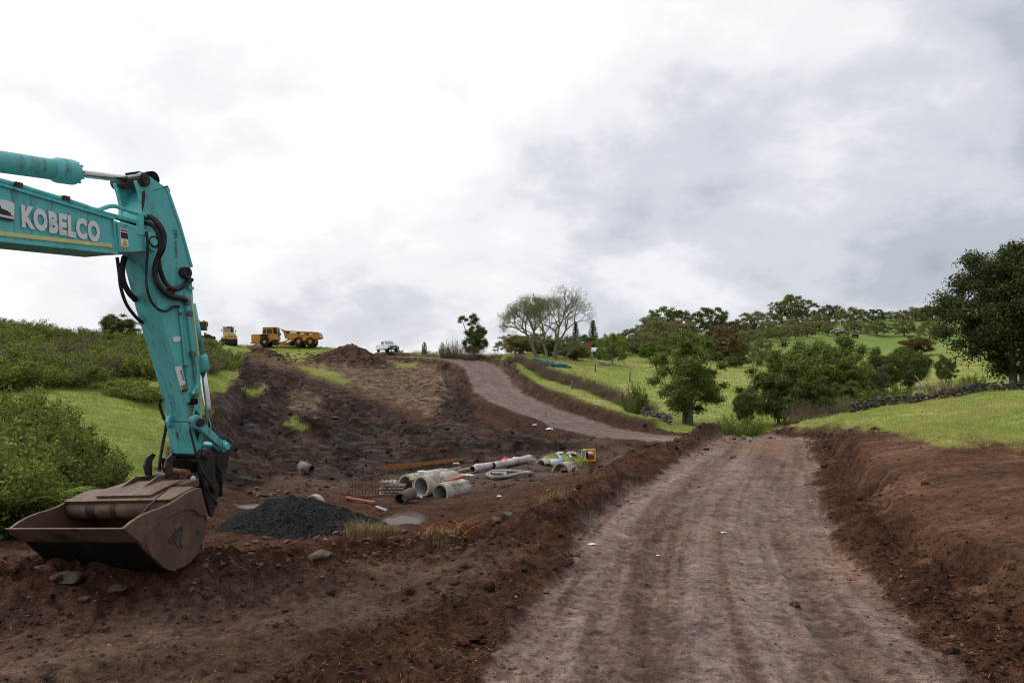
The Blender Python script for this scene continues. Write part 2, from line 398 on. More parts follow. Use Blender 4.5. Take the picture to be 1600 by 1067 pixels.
G = np.maximum(G, inpoly([(330,300),(640,300),(640,551),(560,550),(500,552),(462,560),(430,556),(392,552),(345,548)], 4, 3, 98)*0.95)
for pl in ([(462,573),(500,570),(548,594),(540,602),(500,590)], [(430,556),(500,549),(508,556),(470,566)], [(446,664),(462,652),(482,668),(470,676)], [(385,606),(414,600),(424,606),(392,616)], [(612,568),(650,566),(648,572),(620,574)]):
    G = np.maximum(G, inpoly(pl, 5, 5, 40)*.75)
G = np.maximum(G, inpoly([(640,300),(640,553),(735,556),(785,568),(806,580),(838,598),(880,624),(940,650),(1000,668),(1040,676),(1110,690),(1240,690),(1262,300)], 4, 3, 54)*(1-ROAD))
G = np.maximum(G, inpoly([(1235,672),(1262,668),(1300,668),(1330,664),(1372,668),(1440,684),(1500,690),(1560,692),(1600,702),(3400,760),(3400,200),(1235,200)], 9, 11, 15))
G = np.maximum(G, inpoly([(1420,684),(1490,690),(1530,700),(1470,700)], 4, 5, 12, 26)*.9)
G = np.maximum(G, inpoly([(838,722),(862,711),(905,710),(926,718),(918,727),(860,727)], 3, 2, 38, 50))
G = np.maximum(G, inpoly([(838,672),(862,670),(868,682),(850,684)], 3, 2, 44, 56))
G = np.where(UU > 0.9, sstep(13, 17, YY), G); G = np.where(UU < -0.9, sstep(12, 16, YY), G)
G *= (1-ROAD)*np.where((YY > 52) & (YY < 112), sstep(.9, 1.9, rdist), 1)*(1-np.clip(PILE*3, 0, 1))
DARK = inpoly([(355,552),(400,562),(470,588),(560,620),(640,655),(720,690),(760,690),(760,730),(560,752),(440,745),(325,790),(322,640),(372,592)], 5, 6, 26)
DARK = np.maximum(DARK, inpoly([(690,610),(722,596),(735,620),(745,650),(800,672),(900,690),(950,700),(900,706),(700,720),(640,690),(680,650)], 8, 6, 40))
LITE = inpoly([(440,560),(500,564),(600,563),(700,568),(714,590),(702,615),(684,648),(660,650),(600,622),(540,598),(480,576)], 7, 7, 60)*(.55+.45*sstep(.3,.6,fbm(XX*.22+5, YY*.22, 4)*.5+.5))
LITE = np.maximum(LITE, inpoly([(448,606),(500,606),(508,640),(480,655),(455,640)], 8, 8, 40)*.8)
TRACK = inpoly([(-400,950),(150,945),(330,905),(560,890),(760,866),(820,860),(760,930),(520,1000),(430,1067),(400,1400),(-400,1400)], 16, 12, 0, 14)
BANKR = inpoly([(1290,700),(1380,680),(1600,705),(2600,760),(2600,1500),(1700,1500),(1560,1000),(1400,850),(1310,750)], 14, 6, 5, 30)

# ---- fine relief: fades out once the grid is too coarse to carry it
cell = YY*0.0052
def oct(w, amp, seed, ridged=False, sx=1.0, sy=1.0):
    f = sstep(1.6, 3.2, w/cell)
    n = pn(XX/w*sx+seed, YY/w*sy-seed*1.7)
    if ridged: n = 1-2*np.abs(n)
    return amp*f*n
soil = oct(1.6,.07,3)+oct(.8,.055,8)+oct(.42,.045,12,True)+oct(.22,.034,19)+oct(.12,.026,23,True)+oct(.065,.014,31)+oct(3.5,.06,55)+oct(7,.14,77)
track = oct(1.8,.05,3)+oct(.7,.03,8)+oct(.35,.022,12,True)+oct(.16,.014,19)+oct(.08,.010,23)
grassn = oct(6,.22,61)+oct(2.5,.12,62)+oct(1,.07,63)+oct(.4,.04,64)
lump = oct(.55,.10,41,True)+oct(.28,.07,43,True)+oct(.15,.05,47)
rough = np.clip(BERM*np.clip(BHh*2.2, 0, 1.2)+BANK*1.1, 0, 1.4)
bankr = oct(1.2,.03,3)+oct(.5,.022,8)+oct(.2,.014,19)
LOOSE = np.where(cutb, np.exp(-((rdist-.7)/.6)**2), 0)
base_rel = soil*(1-TRACK)+track*TRACK
base_rel = base_rel*(1-BANKR)+bankr*BANKR
rel = base_rel*(1-G)+grassn*G+lump*np.maximum(rough, LOOSE)*0.9
lat = RD*RS
ruts = -.030*np.exp(-((np.abs(lat+.15)-.95)/.30)**2)*(0.5+.8*fbm(RT*.12, lat*.2, 2)) + .018*np.exp(-(lat/.4)**2)
rr = ruts+.012*pn(RT*.6, lat*5.5)*sstep(4, 1, cell/.05)+oct(.9,.010,5)+oct(.3,.007,9)+oct(.12,.005,14)+oct(4,.03,15)
ZZ = ZZ+rel*(1-ROAD)*(1-.8*FLAT)+rr*ROAD
# tyre-tread prints crossing the shelf on the left and the slope tracks on the far hill
MUD = np.zeros(XX.shape)
def tread(P, wdt, depth, pitch, offs=(-.95, .95), onroad=.3):
    global ZZ, MUD
    D, S, T, H = poly_dist(np.array([(p[0], p[1], 0) for p in P]), XX, YY)
    for o in offs:
        q = np.exp(-((D*S-o)/wdt)**4); bars = 0.5+0.5*np.sin(T*2*np.pi/pitch+np.abs(D*S-o)*9)
        fine = sstep(2.0, 4.0, pitch/cell)
        kr = 1-(1-onroad)*ROAD; brk = sstep(.30, .55, fbm(T*.25+o*5, D*0+o, 3)*.5+.5); MUD = np.maximum(MUD, q*brk*(.25+.75*bars*fine)); ZZ -= depth*q*(0.45+0.75*bars*fine)*kr; ZZ += depth*.8*np.exp(-((np.abs(D*S-o)-wdt*1.25)/.10)**2)*(.5+fbm(XX*3, YY*3, 2))*(YY < 40)
tread(spline([(-6.5,7.6,0),(-3,8.9,0),(-1.2,10.4,0),(.7,13.2,0),(2.2,17,0),(4.1,21.5,0)], 10), .27, .045, .28)
tread(spline([(-4.0,6.0,0),(-2,8.0,0),(-.4,9.8,0),(1.0,12.4,0),(2.6,16.,0)], 10), .27, .04, .28)
_rp = [tuple(p[:2]) for p in road if p[1] < 45]
tread(_rp, .22, .034, .34, (-1.25, .75), 1.0); tread([(x+.15, y) for x, y in _rp], .16, .022, .30, (-.45, 1.45), 1.0); tread([(x-.5+.03*y, y) for x, y in _rp], .10, .024, .26, (-1.0, .25), 1.0)
tread([tuple(W(*q)) for q in ((372,560,95),(430,590,78),(500,620,68),(600,660,57),(700,690,48.5))], .55, .26, 1.6)
tread([tuple(W(*q)) for q in ((380,570,90),(420,610,64),(400,660,50),(380,700,41),(420,740,34))], .5, .20, 1.6)
tread([tuple(W(*q)) for q in ((360,690,40),(450,700,44),(560,700,46),(700,700,47),(800,700,46))], .5, .20, 1.6)

# ---- colour of the bare stuff
def C(*c): return np.array(c)[None, None, :]
def mixc(a, b, f): return a*(1-f[..., None])+b*f[..., None]
n1 = fbm(XX*.35, YY*.35, 4)*.5+.5; n2 = fbm(XX*1.7+5, YY*1.7, 4)*.5+.5; n3 = fbm(XX*.08+2, YY*.08, 3)*.5+.5; n4 = fbm(XX*5, YY*5, 3)*.5+.5
col = C(.074,.041,.030)+0*XX[..., None]
col = mixc(col, C(.105,.064,.047), sstep(.45,.75,n2)*.7)
col = mixc(col, C(.050,.031,.025), sstep(.5,.8,n1)*.6)
pitm = sstep(24, 34, YY)*sstep(60, 50, YY)*(1-G); col = mixc(col, C(.105,.082,.072), pitm*.8)
col = mixc(col, C(.040,.027,.023), DARK*(.55+.45*sstep(.35,.6,n1)))
col = mixc(col, C(.085,.067,.058), DARK*sstep(.56,.74,n2)*.55)
col = mixc(col, C(.150,.118,.096), LITE*.9); col = mixc(col, C(.20,.18,.10), LITE*sstep(.5,.75,n2)*.5)
hillsoil = sstep(60, 90, YY)*(1-G)*(1-DARK); col = mixc(col, C(.13,.10,.08), hillsoil*.6)
fl2 = fbm(XX*.9+31, YY*.9, 4)*.5+.5; col = mixc(col, C(.055,.040,.034), LITE*sstep(.52,.66,fl2)*.7); col = mixc(col, C(.24,.20,.16), LITE*sstep(.62,.74,n4)*.6)
stk = fbm((XX*.8+YY*.25)*.5, (YY*.8-XX*.25)*.12, 4)*.5+.5; col = mixc(col, C(.018,.013,.011), DARK*sstep(.48,.62,stk)*.7); col = mixc(col, C(.095,.074,.064), DARK*sstep(.58,.72,1-stk)*.45)
col = mixc(col, C(.060,.042,.034), np.clip(PILE*2.5, 0, 1)*.8)
col = mixc(col, C(.140,.100,.084), TRACK*(.45+.5*sstep(.4,.65,n1)))
col = mixc(col, C(.155,.095,.068), BANKR*(.35+.65*sstep(.40,.62,n1)))
col = mixc(col, C(.056,.029,.021), LOOSE*.75)
col = mixc(col, C(.070,.037,.026), np.clip(rough, 0, 1)*.6)
FARB = np.where(YY > 46, np.exp(-((rdist-1.2)/1.3)**2), 0); col = mixc(col, C(.050,.034,.028), FARB*.85)
PAD = inpoly([(600,742),(690,728),(760,722),(830,716),(862,724),(868,738),(780,752),(700,772),(640,770)], 4, 3, 28, 50); col = mixc(col, C(.098,.088,.084), PAD*.75)
bst_ = fbm(XX*.35-YY*.1, YY*1.3+XX*.4, 4)*.5+.5; col = mixc(col, C(.225,.150,.112), BANKR*sstep(.54,.70,bst_)*.6); col = mixc(col, C(.055,.034,.027), BANKR*sstep(.56,.72,1-bst_)*.6)
# green growth
gc = C(.205,.255,.055)+0*XX[..., None]
gc = mixc(gc, C(.34,.30,.125), sstep(.44,.68,n1*.6+n3*.4)*.95)
gc = mixc(gc, C(.115,.165,.042), sstep(.52,.75,n2)*.7)
lf = sstep(0.0, -.3, UU)
gc = mixc(gc, C(.20,.245,.05), lf*.6)
gc = mixc(gc, C(.12,.19,.045), sstep(140,220,YY)*.75)
col = mixc(col, gc*1.15, G*(.82+.18*n4))
col = mixc(col, C(.21,.17,.085), G*np.where((PY > 640) & (YY < 50) & (UU > .3), sstep(.55,.75,n2), 0)*.35)
# compacted road crust
rc = C(.172,.130,.116)+0*XX[..., None]
rn = fbm(RT*.055+1, lat*1.5, 5, .6)*.5+.5; rn2 = fbm(XX*2.4, YY*2.4, 4)*.5+.5
rn3 = fbm(RT*.22+3, lat*3.4, 4)*.5+.5; rc = mixc(rc, C(.075,.046,.036), sstep(.50,.70,rn)*.50); rc = mixc(rc, C(.085,.053,.041), sstep(.56,.68,rn3)*.55); rc = mixc(rc, C(.082,.050,.038), np.exp(-((np.abs(lat+.15)-1.0)/.26)**2)*sstep(.40,.65,fbm(RT*.35, lat, 3)*.5+.5)*.45); rc = mixc(rc, C(.225,.178,.162), sstep(.50,.72,1-rn)*.7); rc = mixc(rc, C(.10,.066,.053), sstep(.56,.76,rn2)*.7)
rc = mixc(rc, C(.19,.105,.06), np.where(near, np.exp(-((RT-33)/3.5)**2)*np.exp(-((lat+.4)/1.1)**2), 0)*.7)
rc = mixc(rc, C(.20,.12,.08), np.where(near, np.exp(-((RT-11)/1.4)**2)*np.exp(-((lat+2.0)/.35)**2), 0)*.6)
rc = mixc(rc, C(.128,.108,.101), sstep(46, 56, YY)*.8)
col = mixc(col, rc, ROAD); col = mixc(col, C(.056,.036,.029), MUD*(.85-.45*ROAD)*(1-G)*(YY < 46)); col = mixc(col, C(.03,.021,.018), MUD*.5*(1-G)*(YY > 46)*(1-ROAD))
wet = np.clip(DARK*.40*sstep(.5,.7,n2)+pitm*.35*sstep(.5,.7,n1)+ROAD*.25*sstep(.4,.6,1-rn)+TRACK*.15, 0, 1)
for x, Y, lv, rx, ry in pud_lv:
    d = np.sqrt(((XX-x)/rx)**2+((YY-Y)/ry)**2); wet = np.maximum(wet, sstep(1.9, 1.0, d)); col = mixc(col, C(.05,.034,.028), sstep(1.9, 1.0, d)*.7*(1-G))

col = col*(1-.30*DARK*(1-G)*(1-ROAD)*(1-LITE))[..., None]
col = np.clip(col*np.where((G > .5)[..., None], 1.0, np.where((ROAD > .5)[..., None], np.array([1.22, 1.09, 1.01]), np.array([.93, .79, .67]))), .004, 1)   # warm iron-rich cast of the soil
# ---- the ground as objects: one continuous grid, its faces shared out between soil, road and grass
dz_u = np.gradient(ZZ, axis=1); dx_u = np.gradient(XX, axis=1); dz_y = np.gradient(ZZ, axis=0); dx_y = np.gradient(XX, axis=0); dy_y = np.gradient(YY, axis=0)
Nn = np.stack([-dz_u*dy_y, -(dx_u*dz_y-dz_u*dx_y), dx_u*dy_y], -1); Nn /= np.linalg.norm(Nn, axis=2, keepdims=True)
VV = np.stack([XX, YY, ZZ], -1).reshape(-1, 3); NF = Nn.reshape(-1, 3)
jj, ii = np.meshgrid(np.arange(NY-1), np.arange(NU-1), indexing='ij'); b0 = (jj*NU+ii).ravel()
quads = np.stack([b0, b0+1, b0+1+NU, b0+NU], 1)
fm = lambda M_: (M_[:-1, :-1]+M_[1:, 1:]+M_[:-1, 1:]+M_[1:, :-1]).ravel()/4
zone = np.where(fm(ROAD) > .5, 1, np.where(fm(G) > .5, np.where(fm(XX) < 0, 2, 3), 0))

def soil_material():
    t = NT('earth'); att = t.N('ShaderNodeAttribute', attribute_name='tint'); wetn = t.N('ShaderNodeAttribute', attribute_name='wet'); gr = t.N('ShaderNodeAttribute', attribute_name='grassy')
    p = t.pos()
    nf = t.noise(9, 6, .62, p); nm = t.noise(2.1, 5, .6, p); nff = t.noise(42, 5, .65, p)
    k = t.math('ADD', t.mr(nf, .3, .7, .60, 1.36), t.math('ADD', t.mr(nm, .3, .7, -.18, .18), t.mr(nff, .35, .7, -.28, .30)))
    lo = t.noise(.85, 8, .72, p); k = t.math('MULTIPLY', k, t.mr(lo, .35, .65, .74, 1.26))
    ca = t.N('ShaderNodeAttribute', attribute_name='coarse').outputs['Fac']
    l2 = t.noise(1.1, 9, .75, t.pos((1, .55, 1)), .8); k = t.math('MULTIPLY', k, t.math('ADD', 1.0, t.math('MULTIPLY', ca, t.mr(l2, .42, .58, -.50, .65))))
    bare = t.math('SUBTRACT', 1.0, t.math('MULTIPLY', gr.outputs['Fac'], .6))
    fa = t.noise(5.2, 7, .70, t.pos((1.25, .8, 1)), 1.0); k = t.math('MULTIPLY', k, t.math('SUBTRACT', 1.06, t.math('MULTIPLY', bare, t.mr(fa, .53, .57, .0, .40))))
    fb = t.noise(8.5, 6, .68, t.pos((1.2, .7, 1.3)), .8); k = t.math('MULTIPLY', k, t.math('ADD', .98, t.math('MULTIPLY', bare, t.mr(fb, .57, .62, .0, .26))))
    fk = t.noise(15, 5, .7, t.pos((1, 1.6, 1)), 1.6); k = t.math('MULTIPLY', k, t.mr(fk, .54, .62, 1.08, .60)); fk2 = t.noise(46, 4, .65, t.pos((1, 1.8, 1)), 1.2); k = t.math('MULTIPLY', k, t.mr(fk2, .56, .64, 1.05, .66))
    c = t.mix(1.0, att.outputs['Color'], (1, 1, 1), 'MULTIPLY')
    sc = t.N('ShaderNodeVectorMath', operation='SCALE'); t.L(c, sc.inputs[0]); t.L(k, sc.inputs['Scale'])
    # pale grit and straw flecks in bare earth
    vo = t.N('ShaderNodeTexVoronoi'); vo.inputs['Scale'].default_value = 11; t.L(p, vo.inputs['Vector'])
    fl = t.math('MULTIPLY', t.mr(vo.outputs['Distance'], .10, .06), t.mr(t.noise(3, 2, .5, p), .52, .62))
    fl = t.math('MULTIPLY', fl, t.math('SUBTRACT', 1.0, gr.outputs['Fac']))
    c2 = t.mix(fl, sc.outputs[0], (.26, .19, .13))
    t.set(Base_Color=c2, Roughness=t.math('SUBTRACT', t.mr(nf, .3, .7, .86, .98), t.math('MULTIPLY', wetn.outputs['Fac'], .42)))
    t.L(t.math('ADD', .04, t.math('MULTIPLY', wetn.outputs['Fac'], .30)), t.b.inputs['Specular IOR Level'])
    h = t.math('ADD', t.math('MULTIPLY', t.noise(7, 7, .68, p), 1.0), t.math('MULTIPLY', t.noise(30, 6, .68, p), .45))
    t.bump(h, .85, .07)
    return t.m
earth = soil_material()
def sub_mesh(name, sel, label=None):
    q = quads[sel]; used, inv = np.unique(q, return_inverse=True)
    me = np_mesh(name, VV[used], inv.reshape(-1, 4), True)
    a = me.attributes.new('tint', 'FLOAT_COLOR', 'POINT'); c4 = np.ones((len(used), 4), np.float32); c4[:, :3] = np.clip(col.reshape(-1, 3)[used], .004, 1); a.data.foreach_set('color', c4.ravel())
    for nm, M_ in (('wet', wet), ('grassy', G), ('coarse', np.clip(DARK+LITE+hillsoil+PAD*.3, 0, 1)*(1-ROAD)*(1-G)*sstep(30, 50, YY))):
        a = me.attributes.new(nm, 'FLOAT', 'POINT'); a.data.foreach_set('value', M_.ravel()[used].astype(np.float32))
    try: me.normals_split_custom_set_from_vertices(NF[used].tolist())
    except Exception as ex: print('normals', ex)
    o = mesh_obj(name, me, earth); tag(o, label, None, None, 'structure'); return o
sub_mesh('ground', zone == 0, 'churned red brown earth of the building site')
sub_mesh('dirt_road', zone == 1, 'winding compacted dirt haul road')
sub_mesh('grass_hillside', zone == 2, 'green hillside on the left')
sub_mesh('grass_paddock', zone == 3, 'green paddocks on the right and beyond the gully')

def gz(x, y): return float(bilin(ug, yg, ZZ, np.array([x/y]), np.array([y]))[0])
def gza(x, y): return bilin(ug, yg, ZZ, x/y, y)
PYg = HY-(ZZ-CH)*F/YY
def pick(px, py, ymin=3.0, ymax=1e9):
    """first ground point seen at this column and row of the photograph"""
    c = int(np.argmin(np.abs(ug-(px-CX)/F))); r0 = int(np.searchsorted(yg, ymin)); colp = PYg[r0:, c]
    hit = np.where(colp <= py)[0]
    r = r0+(int(hit[0]) if len(hit) else NY-1-r0); Y = float(min(yg[r], ymax)); x = (px-CX)/F*Y
    return Vector((x, Y, gz(x, Y)))
def at(px, Y):
    x = (px-CX)/F*Y; return Vector((x, Y, gz(x, Y)))

# ---- standing water
def water_mat():
    t = NT('muddy_water'); p = t.pos()
    t.set(Base_Color=t.mix(t.noise(2, 3, .5, p), (.075, .052, .042), (.105, .076, .062)), Roughness=.30, IOR=1.12); t.b.inputs['Specular IOR Level'].default_value = .4
    t.bump(t.noise(14, 3, .6, p), .12, .02); return t.m
wm = water_mat()
for i, (x, Y, lv, rx, ry) in enumerate(pud_lv):
    bm = bmesh.new(); c = bm.verts.new((x, Y, lv)); ring = []
    for k in range(28):
        a = k*2*math.pi/28; ring.append(bm.verts.new((x+1.3*rx*math.cos(a), Y+1.3*ry*math.sin(a), lv)))
    for k in range(28): bm.faces.new((c, ring[k], ring[(k+1) % 28]))
    o = bm_obj('puddle', bm, wm); o['kind'] = 'structure'
# ================================================================ EXCAVATOR
def paint_mat(name, col, grime=.4, rough=.42, zgrime=None):
    t = NT(name); p = t.pos(obj=True); n = t.noise(2.2, 4, .6, p); n2 = t.noise(9, 6, .7, p)
    st = t.noise(2.4, 4, .6, t.pos((4.5, 4.5, .45), obj=True)); ch = t.noise(34, 3, .6, p)
    c = t.mix(t.mr(n, .3, .7), tuple(x*.86 for x in col), tuple(min(1, x*1.08) for x in col))
    # faded film of dust, dark streaks and small chips
    c = t.mix(t.mr(n2, .42, .72, 0, .36), c, (.33, .34, .30))
    g = t.math('ADD', t.math('MULTIPLY', t.mr(st, .50, .78), t.mr(n2, .30, .60)), t.math('MULTIPLY', t.mr(ch, .68, .72), t.mr(n, .45, .65)))
    amt = grime
    if zgrime:
        sz = t.N('ShaderNodeSeparateXYZ'); t.L(t.N('ShaderNodeTexCoord').outputs['Object'], sz.inputs[0])
        amt = t.mr(sz.outputs[2], zgrime[0], zgrime[1], zgrime[2], grime)
    g = t.math('MULTIPLY', g, amt)
    c = t.mix(g, c, (.035, .026, .021))
    t.set(Base_Color=c, Roughness=t.mr(n2, .3, .7, rough-.06, rough+.2))
    t.b.inputs['Specular IOR Level'].default_value = .4
    t.bump(t.noise(26, 3, .6, p), .06, .01)
    return t.m
teal = paint_mat('teal_paint', (.105, .52, .50), .9)
teal_s = paint_mat('teal_paint_stick', (.105, .52, .50), .8, zgrime=(1.6, 3.8, 2.2))
chrome = simple('chrome_rod', (.55, .53, .50), .18, 1.0, .1, 4)
rubber = simple('black_rubber', (.016, .014, .013), .6, 0, .3, 9, dirt=(.07, .05, .04), dirt_amt=.3)
darksteel = simple('dark_greasy_steel', (.030, .026, .024), .45, .3, .4, 7, dirt=(.075, .05, .038), dirt_amt=.55, bump=.1)
def bucket_mat():
    t = NT('worn_bucket_steel'); p = t.pos(obj=True); n = t.noise(2.6, 6, .65, p); n2 = t.noise(11, 5, .7, p)
    c = t.mix(t.mr(n, .35, .68), (.100, .058, .033), (.170, .105, .064))
    c = t.mix(t.mr(n2, .50, .72, 0, .7), c, (.055, .038, .028))
    sc = t.noise(3.5, 3, .6, t.pos((.7, 5, 5), obj=True)); c = t.mix(t.mr(sc, .62, .75, 0, .4), c, (.24, .18, .14))
    t.set(Base_Color=c, Roughness=t.mr(n2, .3, .7, .45, .75), Metallic=.25); t.bump(t.noise(30, 5, .65, p), .12, .01); return t.m
bst = bucket_mat()
bst_dark = simple('dark_and_shaded_steel', (.012, .009, .007), .9, .0, .4, 5, dirt=(.022, .015, .011), dirt_amt=.4, spec=.1, bump=.2)  # near-black for dark fittings; also shade painted under the floor and between the ears
bst_edge = simple('worn_cutting_edge', (.165, .105, .068), .55, .2, .3, 5, dirt=(.05, .035, .026), dirt_amt=.5, bump=.1)
white_p = simple('white_decal', (.74, .75, .74), .45, 0, .06, 5, dirt=(.45, .42, .38), dirt_amt=.2)
black_p = simple('black_print', (.02, .02, .02), .5, 0, .2)
yellow_p = simple('yellow_reflective_tape', (.66, .60, .20), .4, 0, .12, 6, dirt=(.35, .33, .14), dirt_amt=.3)
warn_p = simple('warning_yellow', (.75, .45, .03), .45, 0, .1)
red_p = simple('red_print', (.55, .05, .04), .45, 0, .1)

EO = Vector((-4.73, 10.5, 0)); EA = R(67); ex = Vector((math.cos(EA), math.sin(EA))); ey = Vector((-math.sin(EA), math.cos(EA)))
def P(px, py, off=0.0):
    u = (px-CX)/F
    s = (u*(EO.y+ey.y*off)-EO.x-ey.x*off)/(ex.x-u*ex.y); Y = EO.y+ex.y*s+ey.y*off
    return (s, CH+(HY-py)/F*Y)
def P3(px, py, off=0.0):
    s, z = P(px, py, off); return Vector((s, off, z))
exc = empty('excavator', EO, EA, label='turquoise tracked excavator with its wide mud bucket resting on a soil bank', cat='excavator')
def cylb(bm, px, py, o0, o1, r, n=20):
    s, z = P(px, py, (o0+o1)/2) if False else P(px, py, min(o0, o1)); bm_tube(bm, [(s, o0, z), (s, o1, z)], r, n)
def pin(name, px, py, o0, o1, r, mat, parent=exc, off=None):
    s, z = P(px, py, o0 if off is None else off); bm = bmesh.new(); bm_tube(bm, [(s, o0, z), (s, o1, z)], r, 20)
    return bm_obj(name, bm, mat, parent, recalc=False, bevel=.006)
# ---- boom
BO = .27
top0, top1, tip1 = P(0, 290, -BO), P(178, 343, -BO), P(228, 363, -BO)
tipb, bot1, bot0 = P(234, 392, -BO), P(184, 395, -BO), P(0, 375, -BO)
def ext(a, b, s):
    k = (s-a[0])/(b[0]-a[0]); return (s, a[1]+(b[1]-a[1])*k)
kt, kb = ext(top0, top1, -3.2), ext(bot0, bot1, -3.4)
boom_pts = [tip1, top1, top0, (kt[0], kt[1]+.04), (-4.0, kt[1]-.02), (-4.8, kt[1]-.45), (-6.3, 2.45), (-6.6, 2.2), (-6.6, 1.85), (-6.3, 1.7), (-5.0, 3.35), (-4.1, kb[1]-.10), kb, bot0, bot1, tipb]
boom = prism('boom', boom_pts, -BO+.012, BO-.012, teal, exc, bevel=.012)
# edge flanges: the top and bottom plates stand a little proud of the side webs
def strip(name, a, b, w, o0, o1, mat, parent):
    d = Vector((b[0]-a[0], b[1]-a[1])); n = Vector((-d.y, d.x)).normalized()*w
    return prism(name, [a, b, (b[0]+n.x, b[1]+n.y), (a[0]+n.x, a[1]+n.y)], o0, o1, mat, parent, bevel=.004)
strip('top_plate', (kt[0], kt[1]-.005), (top1[0], top1[1]-.005), .03, -BO-.018, BO+.018, teal, boom)
strip('bottom_plate', (kb[0], kb[1]-.022), (bot1[0], bot1[1]-.022), .03, -BO-.018, BO+.018, teal, boom)
strip('weld_seam', P(176, 344, -BO), P(182, 394, -BO), .025, -BO-.006, -BO+.02, teal, boom)
# boom tip cheek plates with the pin boss
cheek = [P(182, 347, -BO), P(214, 356, -BO), P(231, 362, -BO), P(246, 369, -BO), P(250, 381, -BO), P(244, 391, -BO), P(228, 394.5, -BO), P(184, 396.5, -BO)]
for a, b in ((-BO-.03, -BO+.015), (BO-.015, BO+.03)): prism('tip_cheek', cheek, a, b, teal, boom, bevel=.008)
pin('tip_pin', 240.5, 378, -BO-.085, BO+.075, .125, teal, off=-BO-.06); pin('pin_cap', 241.5, 378, -BO-.10, -BO-.06, .075, darksteel, off=-BO-.10); pin('pin_nut', 241.5, 378, -BO-.125, -BO-.09, .05, teal, off=-BO-.12)
# yellow tape along the lower edge of the boom web
strip('yellow_tape', P(-150, 352, -BO), P(175.5, 387.5, -BO), .045, -BO-.003, -BO+.01, yellow_p, boom)
# ---- stick
SO = .20
stick_pts = [P(x, y, -SO) for x, y in ((222,330),(237,297),(258,293),(268,318),(277.5,346.5),(288,380),(298,417),(301,448),(303,480),(308,520),(313,556),(314,590),(313,625),(316,660),(319,692),(310,712),(304,709),(296.5,658),(285,612),(273,567),(261,528),(250.5,493),(238,446),(227,402),(222,365))]
stick = prism('stick', stick_pts, -SO, SO, teal_s, exc, bevel=.012)
ear = [P(x, y, -SO) for x, y in ((221,335),(222,318),(218,300),(213,284),(214,276),(219,270),(226,270),(233,276),(246,285),(258,293),(240,297),(236,300),(229,318),(226,335))]
for a, b in ((-SO-.012, -SO+.05), (SO-.05, SO+.012)): prism('top_ear', ear, a, b, teal_s, stick, bevel=.006)
prism('ear_web', [P(x, y, 0) for x, y in ((226,300),(248,292),(252,300),(232,330))], -SO+.04, SO-.04, bst_dark, stick)  # cavity shade between the ears put into the web's near-black colour
# raised rib running down the near web
rib = [P(x, y, -SO) for x, y in ((258,293),(262,293),(282,350),(301,417),(298,418),(279,352))]
prism('edge_rib', rib, -SO-.012, -SO+.01, teal_s, stick, bevel=.003)
pin('top_pin', 227, 281, -SO-.06, SO+.06, .085, darksteel, stick); pin('top_pin_cap', 228, 281, -SO-.085, -SO-.05, .055, rubber, stick, off=-SO-.08)
# lower nose plate of the stick
strip('nose_band', P(296, 660, -SO-.01), P(304.5, 709, -SO-.01), -.012, -SO-.004, SO+.004, teal_s, stick)
# ---- arm cylinder on top of the boom
a0, a1, a2, a3 = P3(-260, 226), P3(82, 265), P3(119, 270.5), P3(222, 283)
dirc = (a2-a1).normalized(); q0 = a1-dirc*3.4
cyl = tube('arm_cylinder', [q0, a1+dirc*.02], .118, teal, exc, 28)
bmx = bmesh.new(); bm_tube(bmx, [a1-dirc*.02, a1+dirc*.05, a1+dirc*.24, a2-dirc*.04, a2], [.118, .145, .147, .142, .118], 28); bm_obj('gland', bmx, teal, cyl, recalc=False)
for k in range(10):
    a = k*2*math.pi/10; x, y = frame_of(dirc); c = a2+(x*math.cos(a)+y*math.sin(a))*.118
    bmx = bmesh.new(); bm_tube(bmx, [c-dirc*.03, c+dirc*.018], .014, 6); bm_obj('bolt', bmx, teal, cyl, recalc=False)
tube('piston_rod', [a2-dirc*.02, a3], .045, chrome, exc, 20)
bmx = bmesh.new(); c = P3(227, 281.5); bm_tube(bmx, [(c.x, -SO+.055, c.z), (c.x, SO-.055, c.z)], .10, 20); bm_box(bmx, c-dirc*.12, (.18, .24, .13)); bm_obj('rod_eye', bmx, bst_dark, exc, recalc=True)
# ---- bucket cylinder behind the stick
b0_, b1_, b2_, b3_ = P3(297, 475), P3(311, 556), P3(316, 582), P3(331, 706)
d2 = (b2_-b1_).normalized()
bc = tube('bucket_cylinder', [b0_, b1_+Vector((.015, 0, 0))], .075, teal, exc, 24)
bmx = bmesh.new(); e0 = b1_+Vector((.015, 0, 0)); bm_tube(bmx, [e0-d2*.02, e0+d2*.02, e0+d2*.2, e0+d2*.225], [.085, .1, .1, .07], 24); bm_obj('gland', bmx, teal, bc, recalc=False)
tube('piston_rod', [e0+d2*.2, P3(333, 700)], .048, chrome, exc, 18)
pin('upper_pivot', 294, 426, -SO-.1, SO+.1, .075, darksteel); 
